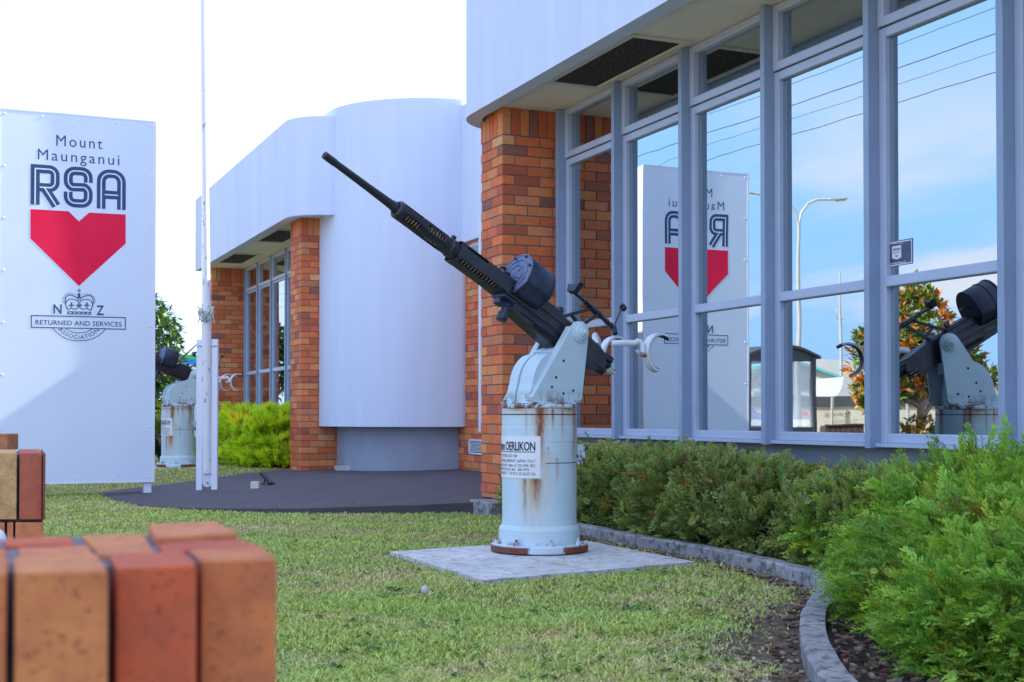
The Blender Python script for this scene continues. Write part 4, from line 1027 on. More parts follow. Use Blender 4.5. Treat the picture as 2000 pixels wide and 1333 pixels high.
    B(m, 'placard_lettering', M['ink'], pc)
    return root
def yawlocal(v): return math.atan2(v[1], v[0])
gun1 = gun('rust-streaked old gun on the pale painted slab in front of the windows', (3.257, 7.079, .022), R(-165), R(27.6))
g2p = PD(347, 908, 18.3)
gun2 = gun('more distant old gun half hidden by the name board and the flagpole', (g2p.x, g2p.y, .112), R(190), R(17), cheek='curved')
gun1_slab_z = .022
# painted slabs under the guns
t = NT('painted_concrete')
c = t.mix(t.ramp(t.noise(2.5, 5, .6), .3, .7), (.50, .49, .48), (.68, .66, .64))
fl1 = t.ramp(t.noise(13, 8, .72, vec=t.map((1, 1.6, 1), rot=(0, 0, -.4)), dist=.6), .545, .575)
c = t.mix(t.math('MULTIPLY', fl1, .5), c, (.16, .13, .11))
br_ = t.ramp(t.noise(3.2, 4, .6, vec=t.map((1, 1, 1), (3, 2, 0))), .60, .72, 0, .6); c = t.mix(br_, c, (.20, .15, .12))
M['slab'] = t.out(c, .8, 0, t.math('MULTIPLY', fl1, -1.0), .6, .004)
sp = [PZ(762, 1078, .02), PZ(945, 1134, .02), PZ(1358, 1098, .02)]; sp.append(sp[0] + sp[2] - sp[1])
s = MB(); nn = len(sp); jl = []
for i in range(nn):
    a, b_ = sp[i], sp[(i + 1) % nn]
    for k in range(14):
        pnt = a.lerp(b_, k / 14); w_ = .007 if k else 0; jl.append(Vector((pnt.x + random.uniform(-w_, w_), pnt.y + random.uniform(-w_, w_), .021)))
s.add(jl + [Vector((p_.x, p_.y, -.05)) for p_ in jl], [tuple(range(len(jl)))] + [(i, (i + 1) % len(jl), len(jl) + (i + 1) % len(jl), len(jl) + i) for i in range(len(jl))])
s.build('painted_slab', M['slab'], label='flaking pale blue painted concrete slab set in the lawn under the near gun', cat='slab')
s = MB(); s.box((g2p.x - .55, g2p.y - .5, 0), (g2p.x + .55, g2p.y + .5, .113)); s.build('painted_slab', M['slab'], label='small pale concrete slab under the distant gun behind the flagpole', cat='slab')
# ------------------------------------------------------------------ low brick wall in the foreground
WZ = .703
FPAL = [(.56, .16, .050), (.54, .095, .032), (.60, .20, .060), (.50, .085, .035), (.64, .29, .09), (.60, .19, .075)]
def quad_brick(mb, px, ztop, h, col, z_plane=WZ, inset=0, lift=0):
    P_ = [PZ(x, y, z_plane) for x, y in px]; cen = sum(P_, Vector()) / 4
    if inset: P_ = [p + (cen - p).normalized() * inset for p in P_]
    T_ = [Vector((p.x, p.y, ztop + (lift if i > 1 else 0))) for i, p in enumerate(P_)]; B_ = [Vector((p.x, p.y, ztop - h)) for p in P_]
    mb.add(B_ + T_, [(3,2,1,0),(4,5,6,7),(0,1,5,4),(1,2,6,5),(2,3,7,6),(3,0,4,7)], col)
wall = thing('garden_wall', 'low wall of soldier-course orange bricks close in front of the lawn', 'brick wall', PZ(250, 1090, 0).xyz * 0 + Vector((PZ(250, 1090, WZ).x, PZ(250, 1090, WZ).y, 0)))
front = [([(-330, 1135), (-176, 1131), (-160, 1093), (-300, 1096)], 1), ([(-170, 1128), (13, 1121), (18, 1090), (-150, 1092)], 0), ([(29, 1121), (212, 1118), (190, 1083), (27, 1090)], 2), ([(227, 1109), (385, 1104), (359, 1077), (211, 1081)], 1), ([(393, 1093), (540, 1090), (512, 1064), (370, 1073)], 0)]
backr = [([(38, 1088), (186, 1082), (172, 1062), (36, 1067)], 5), ([(-130, 1090), (14, 1088), (12, 1068), (-120, 1072)], 0), ([(195, 1080), (303, 1077), (280, 1040), (160, 1043)], 2), ([(318, 1076), (505, 1062), (470, 1050), (308, 1060)], 3), ([(304, 1057), (464, 1048), (421, 1030), (290, 1037)], 5), ([(10, 1063), (148, 1059), (136, 1045), (12, 1049)], 1), ([(-110, 1068), (0, 1065), (2, 1050), (-100, 1052)], 2)]
w = MB()
for px, c in front:
    quad_brick(w, px, WZ + random.uniform(-.001, .001), .23, FPAL[c])
for i, (px, c) in enumerate(backr): quad_brick(w, px, WZ + (.004 if i == 4 else -.0015), .10, FPAL[c], lift=.003 if i == 4 else 0)
for k in range(6):
    for j, (px, c) in enumerate(front): quad_brick(w, px, WZ - .24 - .086 * k, .076, FPAL[(c + j + k) % 6])
w.build('brickwork', M['front_brick'], wall, bevel=.0022)
w = MB(); quad_brick(w, [(-300, 1119), (528, 1080), (424, 1032), (-240, 1052)], WZ - .006, WZ - .008, (1, 1, 1)); w.build('mortar', M['front_mortar'], wall)
p0 = PZ(40, 885, WZ)
wall2 = thing('garden_wall', 'end of a second brick wall stub at the left edge below the name board', 'brick wall', (p0.x, p0.y, 0))
w = MB(); K = [([(38.5, 885), (82, 885), (77, 877.5), (36, 878)], (.44, .10, .055)), ([(-13, 885), (33, 885), (31, 878), (-12, 878.5)], (.58, .34, .14)), ([(-65, 885), (-18, 885), (-17, 878.5), (-60, 879)], (.45, .14, .06)), ([(84.5, 885.5), (89, 885.2), (83, 877.5), (79.5, 877.6)], (.36, .10, .07))]
for px, c in K: quad_brick(w, px, WZ, .23, c)
for k in range(6):
    zt = WZ - .24 - .086 * k; of = 0 if k % 2 == 0 else 22
    for a, b_ in ((-65, -30), (-26, 10), (15, 27), (31, 86)) if k % 2 == 0 else ((-65, -22), (-18, 33), (38, 86)): quad_brick(w, [(a, 885), (b_, 885), (b_ - (3 if b_ > 80 else 0), 878), (a, 878)], zt, .076, random.choice(FPAL))
w.build('brickwork', M['front_brick'], wall2, bevel=.004)
w = MB(); quad_brick(w, [(-60, 884), (84, 884), (79, 878.4), (-60, 878.4)], WZ - .008, WZ - .01, (1, 1, 1)); w.build('mortar', M['front_mortar'], wall2)
w = MB(); q0 = PD(-60, 877, 4.98); q1 = PD(15, 877, 4.98); dd = Vector((cF.x, cF.y, 0)) * .11
w.add([(q0.x, q0.y, .70), (q1.x, q1.y, .70), (q1.x + dd.x, q1.y + dd.y, .70), (q0.x + dd.x, q0.y + dd.y, .70), (q0.x, q0.y, .762), (q1.x, q1.y, .762), (q1.x + dd.x, q1.y + dd.y, .762), (q0.x + dd.x, q0.y + dd.y, .762)], [(3,2,1,0),(4,5,6,7),(0,1,5,4),(1,2,6,5),(2,3,7,6),(3,0,4,7)], (.45, .17, .08))
w.build('cap_brick', M['front_brick'], wall2, bevel=.004)
pp = PD(-13, 1056, 3.2); w = MB(); rr = .031
w.lathe([(rr, -pp.z), (rr, 0)] + [(rr * math.cos(R(a)), rr * math.sin(R(a))) for a in range(10, 91, 16)], pp, 'z', 24)
w.build('capped_pipe', M['white_metal'], label='pale blue-white capped pipe poking in at the left edge beside the bricks', cat='pipe')

# ------------------------------------------------------------------ window sticker
def K_(zx, zy): p = PX(1700 + zx * .075, 440 + zy * .075, GX - .002); return (p.y, p.z)
def kf(e): return lambda y, z: (GX - .002 - e, y, z)
c4 = [K_(452, 455), K_(1100, 335), K_(1100, 1000), K_(455, 1105)]
s = MB(); s.add([kf(0)(*p) for p in c4] + [(GX - .0005, p[0], p[1]) for p in c4], [(0, 1, 2, 3), (7, 6, 5, 4), (0, 4, 5, 1), (1, 5, 6, 2), (2, 6, 7, 3), (3, 7, 4, 0)])
M['sticker_blue'] = plain('sticker_blue', (.055, .065, .15), .35, .25, 30)
so = s.build('window_sticker', M['sticker_blue'], label='small dark blue security sticker in the corner of the tall window pane', cat='sticker')
s = MB(); stroke(s, [K_(475, 475), K_(1075, 385), K_(1080, 968), K_(478, 1075)], .006, kf(.001), closed=True)
s.add([kf(.001)(*K_(*p)) for p in ((560, 560), (805, 520), (812, 840), (690, 900), (570, 870))], [(0, 1, 2, 3, 4)])
def kt(body, x0, y0, x1, y1, hh, mb, bold=.01, e=.001):
    v, f = text_mesh(body, 1.0, 0, bold); a = min(p[0] for p in v); b_ = max(p[0] for p in v)
    def g(p):
        s_ = (p[0] - a) / (b_ - a); return kf(e)(*K_(x0 + (x1 - x0) * s_, y0 + (y1 - y0) * s_ - p[1] / CAPH * hh))
    mb.add([g(p) for p in v], f)
kt('www.watchdog.co.nz', 480, 1035, 925, 965, 40, s, .03); kt('FREEPHONE', 525, 512, 860, 475, 26, s)
s.build('sticker_print', plain('sticker_white', (.72, .74, .76), .4, .03), so)
s = MB(); kt('WATCHDOG', 590, 680, 785, 650, 60, s, .02, .0018); kt('SECURITY', 590, 745, 785, 715, 24, s, .01, .0018)
s.add([kf(.0018)(*K_(*p)) for p in ((650, 790), (682, 800), (718, 778), (715, 810), (685, 830), (652, 815))], [tuple(range(6))]); s.build('sticker_lettering', M['ink'], so)

# ------------------------------------------------------------------ street objects (real things on the far side, mirrored in the glass)
M['lamp_metal'] = plain('lamp_metal', (.42, .42, .40), .5, .06, 3, .3)
M['shelter'] = plain('shelter_metal', (.045, .05, .055), .5, .15, 3)
M['whitewall'] = plain('warehouse_white', (.66, .64, .58), .8, .08, .3)
M['teal'] = plain('teal_paint', (.10, .42, .42), .5, .05)
M['roofing'] = plain('pale_roofing', (.48, .48, .46), .6, .06, .5)
M['greywall'] = plain('grey_wall', (.40, .41, .43), .8, .08, .3)
M['fencewall'] = plain('pale_fence', (.50, .46, .38), .85, .1, .6)
M['darkband'] = plain('dark_band', (.05, .055, .06), .8, .2, 2)
M['bluewin'] = plain('blue_window', (.10, .25, .34), .2, .1)
M['crate'] = plain('dark_timber', (.07, .04, .028), .8, .25, 8)
lp = PM(1557, 850, 54); ld = 54
lamp = thing('street_lamp', 'tall double-armed street lamp on a pale pole beyond the bus shelter', 'street lamp', (lp.x, lp.y, 0))
m = MB(); m.tube([(lp.x, lp.y, 0), PM(1557, 436, ld)], [.14, .075], 14); m.build('pole', M['lamp_metal'], lamp)
for pts, hd in (([(1557, 440), (1563, 416), (1577, 399), (1598, 391), (1622, 389)], [(1618, 389), (1654, 387)]), ([(1557, 440), (1552, 416), (1538, 397), (1515, 386), (1490, 381), (1462, 376)], [(1468, 377), (1436, 373)])):
    m = MB(); m.tube([PM(x, y, ld) for x, y in pts], .055, 10); ar = m.build('arm', M['lamp_metal'], lamp)
    m = MB(); a, b_ = [PM(x, y, ld) for x, y in hd]; m.bar(a, b_, .26, .10); m.bar(a.lerp(b_, .35) - Vector((0, 0, .07)), a.lerp(b_, .9) - Vector((0, 0, .07)), .2, .05); m.build('lamp_head', M['lamp_metal'], ar, bevel=.03)
sh = PM(1588, 850, 30); bs = thing('bus_shelter', 'dark framed bus shelter with curved roof and glass walls', 'bus shelter', (sh.x, sh.y, 0))
Wd_, Ln = 1.75, 2.6; hz = CH + 1.35
for dx in (0, Wd_):
    for dy in (0, Ln):
        m = MB(); m.box((sh.x + dx - .05, sh.y + dy - .05, 0), (sh.x + dx + .05, sh.y + dy + .05, hz)); m.build('post', M['shelter'], bs)
arcp = [(sh.x - .16 + (Wd_ + .32) * i / 12, hz + .02 + .27 * math.sin(math.pi * i / 12)) for i in range(13)]
m = MB(); m.prism(arcp + [(x, z - .06) for x, z in arcp[::-1]], 'y', sh.y - .1, sh.y + Ln + .1)
m.prism([(sh.x, hz - .1), (sh.x, hz)] + [(x, z - .05) for x, z in arcp[1:-1]] + [(sh.x + Wd_, hz), (sh.x + Wd_, hz - .1)], 'y', sh.y - .03, sh.y + .02); m.build('roof', M['shelter'], bs)
m = MB(); m.box((sh.x + .05, sh.y - .02, .0), (sh.x + Wd_ - .05, sh.y + .02, .58)); m.box((sh.x - .02, sh.y + .05, 0), (sh.x + .02, sh.y + Ln - .05, .58)); m.build('lower_panel', M['shelter'], bs)
m = MB(); m.box((sh.x + .05, sh.y - .005, .6), (sh.x + Wd_ - .05, sh.y + .005, hz - .1)); m.box((sh.x - .005, sh.y + .05, .6), (sh.x + .005, sh.y + Ln - .05, hz - .1)); m.build('glass_panel', M['clear_glass'], bs)
def facade(pts, d, back, mat, name, parent):
    f = [PM(x, y, d) for x, y in pts]; fb = Vector((-cF.x, cF.y, 0)) * back; n = len(f); m = MB()
    m.add(f, [tuple(range(n))]); m.add(f + [p + fb for p in f], [(i, (i + 1) % n, n + (i + 1) % n, n + i) for i in range(n)]); m.add([p + fb for p in f], [tuple(range(n))])
    return m.build(name, mat, parent)
def bld(label, px, d, cat='building', name='warehouse'):
    p = PM(px, 840, d); return thing(name, label, cat, (p.x, p.y, 0))
gy = 813 + .83 * FPX / 75 + 1
wh = bld('white gabled warehouse with teal roof edges and an arched window across the road', 1526, 75)
facade([(1405, gy), (1405, 757), (1526, 699), (1648, 742), (1648, gy)], 75, 14, M['whitewall'], 'wall', wh)
facade([(1398, 758), (1526, 693), (1655, 741), (1655, 745.5), (1526, 699), (1398, 764)], 74.6, 14.8, M['teal'], 'roof', wh)
for pts in ([(1474, 750)] + [(1531 - 57 * math.cos(R(a)), 750 - 30 * math.sin(R(a))) for a in range(15, 180, 15)] + [(1589, 750)], ):
    facade(pts, 74.7, .2, plain('grey_glass', (.16, .2, .23), .2), 'arched_window', wh)
facade([(1476, 779), (1476, 765), (1547, 765), (1547, 779)], 74.7, .2, M['bluewin'], 'window', wh); 
wf = facade([(1612, 774), (1612, 752), (1630, 752), (1630, 774)], 74.75, .2, M['whitewall'], 'window_frame', wh)
facade([(1615, 772), (1615, 754), (1627, 754), (1627, 772)], 74.6, .2, M['bluewin'], 'window', wh)
m = MB()
def tm(body, xa, xb, yb, yt, d, mb):
    v, f = text_mesh(body, 1.1, 0, .02); a = min(p[0] for p in v); b_ = max(p[0] for p in v)
    mb.add([PM(xa + (xb - xa) * (p[0] - a) / (b_ - a), yb + (yt - yb) * p[1] / CAPH, d) for p in v], f)
tm('PIPE', 1459, 1437, 760, 752, 74.9, m); tm('STEEL', 1459, 1432, 772, 764, 74.9, m); m.build('wall_lettering', M['darkband'], wh)
w2 = bld('long low warehouse with pale metal roof behind the gabled one', 1700, 88)
facade([(1560, 843), (1560, 748), (1960, 762), (1960, 843)], 88, 12, M['greywall'], 'wall', w2)
facade([(1548, 748), (1590, 703), (1960, 716), (2010, 762)], 87.5, 13, M['roofing'], 'roof', w2)
w3 = bld('grey building whose side wall sweeps up in a curve', 1690, 66)
facade([(1627, 845), (1627, 775)] + [(1648 - 0 + (-21) * math.cos(R(a)) * 1.0 + 0, 775 - 40 * (1 - math.cos(R(a)))) for a in ()] + [(1634, 770), (1640, 760), (1643, 748), (1645, 736), (1740, 736), (1740, 845)], 66, 6, M['greywall'], 'wall', w3)
w4 = bld('small cream shed beside the grey roofed warehouse at the right', 1940, 70, 'shed', 'shed')
facade([(1918, 845), (1918, 760), (2010, 748), (2010, 845)], 70, 5, M['whitewall'], 'wall', w4); facade([(1912, 760), (1912, 757), (2015, 744), (2015, 748)], 69.7, 5.6, M['roofing'], 'roof', w4)
fe = bld('pale boundary fence with dark top band and black graffiti', 1680, 58, 'fence', 'boundary_fence')
gy2 = 813 + .83 * FPX / 58 + 1
facade([(1420, gy2), (1420, 793), (2100, 796), (2100, gy2)], 58, .15, M['fencewall'], 'fence_panel', fe)
facade([(1420, 793), (1420, 773), (2100, 776), (2100, 796)], 57.9, .35, M['darkband'], 'top_band', fe)
for x in (1624, 1692, 1775, 1860): m = MB(); m.bar(PM(x, gy2, 57.6), PM(x, 775, 57.6), .09, .09); m.build('fence_post', M['lamp_metal'], fe)
m = MB(); rg = random.Random(4)
gf = lambda x, y: PM(x, y, 57.8)
for x0_ in range(1610, 1656, 5):
    pts = [(x0_ + rg.uniform(-1, 4), 807 + rg.uniform(-3, 9)) for _ in range(5)]; stroke(m, pts, .8, gf)
stroke(m, [(1608, 813), (1622, 809), (1640, 811), (1658, 806)], .8, gf); m.build('graffiti', M['darkband'], fe)
cp = PM(1647, 850, 42); m = MB(); f_ = [PM(1610, 829, 42), PM(1684, 829, 42)]; v_ = Vector((-cF.x, cF.y, 0)) * .7
ex = (f_[1] - f_[0]); crate = thing('planter_box', 'dark timber slatted planter box beside the road', 'planter', (cp.x, cp.y, 0))
for k in range(7):
    a = f_[0] + ex * (k / 7 + .008); b_ = f_[0] + ex * ((k + 1) / 7 - .008); mm_ = MB()
    mm_.add([(a.x, a.y, .02), (b_.x, b_.y, .02), (b_.x, b_.y, a.z - .04), (a.x, a.y, a.z - .04)] + [(a.x + v_.x, a.y + v_.y, .02), (b_.x + v_.x, b_.y + v_.y, .02), (b_.x + v_.x, b_.y + v_.y, a.z - .04), (a.x + v_.x, a.y + v_.y, a.z - .04)], [(0,1,2,3),(7,6,5,4),(0,4,5,1),(1,5,6,2),(2,6,7,3),(3,7,4,0)])
    mm_.build('slat', M['crate'], crate)
m.bar((f_[0].x, f_[0].y, f_[0].z - .02), (f_[1].x, f_[1].y, f_[0].z - .02), .12, .05); m.build('rim', M['crate'], crate)
mp_ = PM(1640, 845, 80); mast = thing('radio_mast', 'thin tall mast with a small square cage behind the warehouses', 'mast', (mp_.x, mp_.y, 0))
m = MB(); m.tube([(mp_.x, mp_.y, 0), PM(1639, 532, 80)], [.14, .05], 8); m.build('pole', M['lamp_metal'], mast)
m = MB(); C4 = [(1633, 601), (1645, 601), (1645, 624), (1633, 624)]; m.tube([PM(x, y, 80) for x, y in C4], .03, 6, closed=True); m.tube([PM(1631, 624, 80), PM(1648, 624, 80)], .04, 6); m.build('cage', M['lamp_metal'], mast)
# power lines along the street, with their poles out of view
M['wire'] = NT('wire').out((.02, .02, .022), .6)
for k, (x, z, lab) in enumerate(((-6.55, 8.05, 'highest and nearest power line strung along the street'), (-6.95, 7.75, 'second power line just beneath the highest one'), (-9.3, 8.30, 'third power line above the lowest one over the road'), (-9.45, 7.95, 'lowest power line crossing all the window panes'))):
    m = MB(); pts = []
    for i in range(9):
        for j in range(8):
            y = -30 + 30 * i + 30 * j / 8; s_ = (j / 8); pts.append((x, y, z - .9 * s_ * (1 - s_)))
    m.tube(pts, .006 if k % 2 == 0 else .009, 5); m.build('power_line', M['wire'], label=lab, cat='cable', group='power lines along the street')
def car(label, p, rz, colr):
    t = NT('car_paint'); M_ = t.out(colr, .25, 0, Coat_Weight=.6)
    c = thing('parked_car', label, 'car', p, rz, 'parked cars across the road')
    m = MB(); body = [(-2.1, .35), (-2.15, .75), (-1.9, .92), (-1.3, .95), (1.0, .95), (1.9, .82), (2.15, .6), (2.1, .32)]
    m.prism(body, 'y', -.85, .85); cab = [(-1.5, .94), (-1.1, 1.38), (.3, 1.42), (1.05, .94)]; m.prism(cab, 'y', -.72, .72); m.build('body', M_, c, local=True, bevel=.06)
    m = MB(); g = [(-1.32, .98), (-1.02, 1.32), (.26, 1.36), (.85, .98)]; m.prism(g, 'y', -.735, -.725); m.prism(g, 'y', .725, .735); m.build('window', M['clear_glass'] if False else M['black_plastic'], c, local=True)
    for x in (-1.35, 1.35):
        for y in (-.86, .66):
            m = MB(); m.lathe([(.0001, y), (.2, y), (.31, y + .02), (.31, y + .18), (.0001, y + .2)], (x, 0, .31), 'y', 20); m.build('wheel', M['black_plastic'], c, local=True)
p_ = PM(1405, 830, 52); car('blue parked car seen through the bus shelter glass', (p_.x, p_.y, .02), R(80), (.04, .12, .35))
rs_ = bld('small red board fixed to the pale fence behind the bus shelter', 1571, 57.5, 'board', 'red_board')
facade([(1564, 812), (1565, 803), (1577, 806), (1577, 813)], 57.5, .05, M['red'], 'panel', rs_)
p_ = PM(1225, 830, 22); car('dark parked car beside the reflected edge of the name board', (p_.x, p_.y, .02), R(85), (.02, .022, .03))
# behind the gap on the left: green shop sign, white panel, low fence
gs = thing('shop_sign', 'green, blue and white shop sign beyond the far gun', 'sign', (PD(372, 813, 36).x, PD(372, 813, 36).y, 0))
def scr(px0, py0, px1, py1, d, mat, name, par, th=.08):
    a, b_ = PD(px0, py0, d), PD(px1, py0, d); z0 = PD(px0, py1, d).z; f = Vector((cF.x, cF.y, 0)) * th; m = MB()
    m.add([(a.x, a.y, z0), (b_.x, b_.y, z0), (b_.x, b_.y, a.z), (a.x, a.y, a.z), (a.x + f.x, a.y + f.y, z0), (b_.x + f.x, b_.y + f.y, z0), (b_.x + f.x, b_.y + f.y, a.z), (a.x + f.x, a.y + f.y, a.z)], [(0,1,2,3),(7,6,5,4),(0,4,5,1),(1,5,6,2),(2,6,7,3),(3,7,4,0)])
    return m.build(name, mat, par)
scr(352, 693, 470, 735, 36, plain('sign_green', (.02, .55, .10), .5, .03), 'board', gs, .1); scr(352, 702, 470, 713, 35.95, plain('sign_blue', (.02, .22, .55), .5, .03), 'blue_band', gs, .06); scr(352, 713, 470, 727, 35.95, M['white_metal'], 'white_band', gs, .06)
m = MB(); 
def tmd(body, xa, xb, yb, yt, d, mb):
    v, f = text_mesh(body, 1.1, 0, .01); a = min(p[0] for p in v); b_ = max(p[0] for p in v)
    mb.add([PD(xa + (xb - xa) * (p[0] - a) / (b_ - a), yb + (yt - yb) * p[1] / CAPH, d) for p in v], f)
tmd('CY', 360, 377, 723, 715, 35.93, m); m.build('sign_lettering', M['darkband'], gs)
for x in (390, 440): m = MB(); a = PD(x, 735, 36); m.bar((a.x, a.y, 0), (a.x, a.y, a.z + .2), .1, .1); m.build('post', M['lamp_metal'], gs)
wp_ = PD(381, 813, 21); wpn = thing('notice_panel', 'plain white panel on a post behind the far gun', 'panel', (wp_.x, wp_.y, .1)); scr(373, 782, 398, 856, 21, M['white_metal'], 'panel', wpn, .04); m = MB(); m.bar((wp_.x, wp_.y, .05), (wp_.x, wp_.y, .5), .06, .06); m.build('post', M['lamp_metal'], wpn)
lf = thing('timber_fence', 'low dark timber fence at the back of the lawn', 'fence', (PD(250, 813, 40).x, PD(250, 813, 40).y, 0))
scr(60, 838, 420, 866, 40, plain('fence_timber', (.20, .15, .13), .9, .2, 2), 'fence_panel', lf)
for x in (100, 180, 260, 325, 340, 400): a = PD(x, 836, 39.9); m = MB(); m.bar((a.x, a.y, 0), (a.x, a.y, a.z), .12, .12); m.build('fence_post', M['crate'], lf)
# ------------------------------------------------------------------ plants
M['juniper'] = m_leaf('juniper_green', .55, .22); M['grassm'] = m_leaf('grass_blade', .6, .3); M['leafm'] = m_leaf('tree_leaf', .4, .2); M['lime'] = m_leaf('lime_foliage', .5, .35)
M['bark_stem'] = plain('bark', (.16, .11, .075), .9, .3, 14)
M['pale_bark'] = plain('pale_bark', (.36, .25, .17), .9, .2, 8)
def rotm(d, up):
    """rows->(n,3,3): x axis along d, z near up"""
    d = d / np.linalg.norm(d, axis=1, keepdims=True); y = np.cross(up, d); y /= (np.linalg.norm(y, axis=1, keepdims=True) + 1e-9); z = np.cross(d, y)
    return np.stack([d, y, z], axis=2)
def inst(pv, pf, pc, pos, rm, sc, tint):
    n = len(pos); V = np.einsum('nij,kj->nki', rm, pv) * sc[:, None, None] + pos[:, None, :]
    F = pf[None] + (np.arange(n) * len(pv))[:, None, None]; C = np.clip(pc[None] * tint[:, None, :], 0, 1)
    return V.reshape(-1, 3), F.reshape(-1, pf.shape[1]), C.reshape(-1, 3)
def spray(seed, pairs=9, needles=3, droop=.15, wid=.34, base=(.035, .085, .02), tip=(.10, .20, .05), stem=(.10, .07, .03), bw=.022, an0=.65, an1=1.05):
    r = np.random.default_rng(seed); V = []; F = []; C = []; base = np.array(base); tip = np.array(tip)
    def tri(a, b, c, ca, cb, cc): k = len(V); V.extend([a, b, c]); F.append([k, k + 1, k + 2]); C.extend([ca, cb, cc])
    def ctr(t): return np.array([t, .05 * math.sin(3 * t), .12 * math.sin(2.2 * t) - droop * t * t])
    w = np.array([0, .012, 0]); s_ = np.array(stem)
    tri(ctr(0) - w, ctr(0) + w, ctr(.9), s_, s_, tip)
    for i in range(pairs):
        t = .08 + .86 * i / pairs
        for sd in (1, -1):
            o = ctr(t + r.uniform(-.02, .02)); L_ = wid * (1 - .72 * t) * r.uniform(.75, 1.2); an = r.uniform(an0, an1) * sd
            d = np.array([math.cos(an), math.sin(an), r.uniform(-.35, .7)]); d /= np.linalg.norm(d)
            e = o + d * L_; n_ = np.cross(d, [0, 0, 1]); n_ /= np.linalg.norm(n_) + 1e-9
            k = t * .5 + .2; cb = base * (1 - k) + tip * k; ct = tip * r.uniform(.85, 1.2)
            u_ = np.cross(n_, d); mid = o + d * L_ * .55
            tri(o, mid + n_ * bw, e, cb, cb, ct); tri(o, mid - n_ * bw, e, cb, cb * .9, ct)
            for j in range(needles):
                q_ = .2 + .7 * j / needles; oo = o + d * L_ * q_; l2 = L_ * .38 * (1.15 - q_)
                for s2 in (1, -1):
                    dd = d * .75 + n_ * s2 * .75 + u_ * r.uniform(.0, .6); dd /= np.linalg.norm(dd)
                    tri(oo - d * .012, oo + d * .022, oo + dd * l2, cb, cb, ct)
    tri(ctr(.85) - w, ctr(.85) + w, ctr(1.04), tip, tip, tip * 1.15)
    return np.array(V), np.array(F), np.array(C)
def lumps(dirs, seed, n=14, amp=.22, k=5):
    r = np.random.default_rng(seed); c = r.normal(size=(n, 3)); c /= np.linalg.norm(c, axis=1, keepdims=True); a = r.uniform(.3, 1, n)
    s_ = (np.exp(k * (dirs @ c.T - 1)) * a).sum(1); return 1 + amp * (s_ - s_.mean()) / (s_.std() + 1e-9)
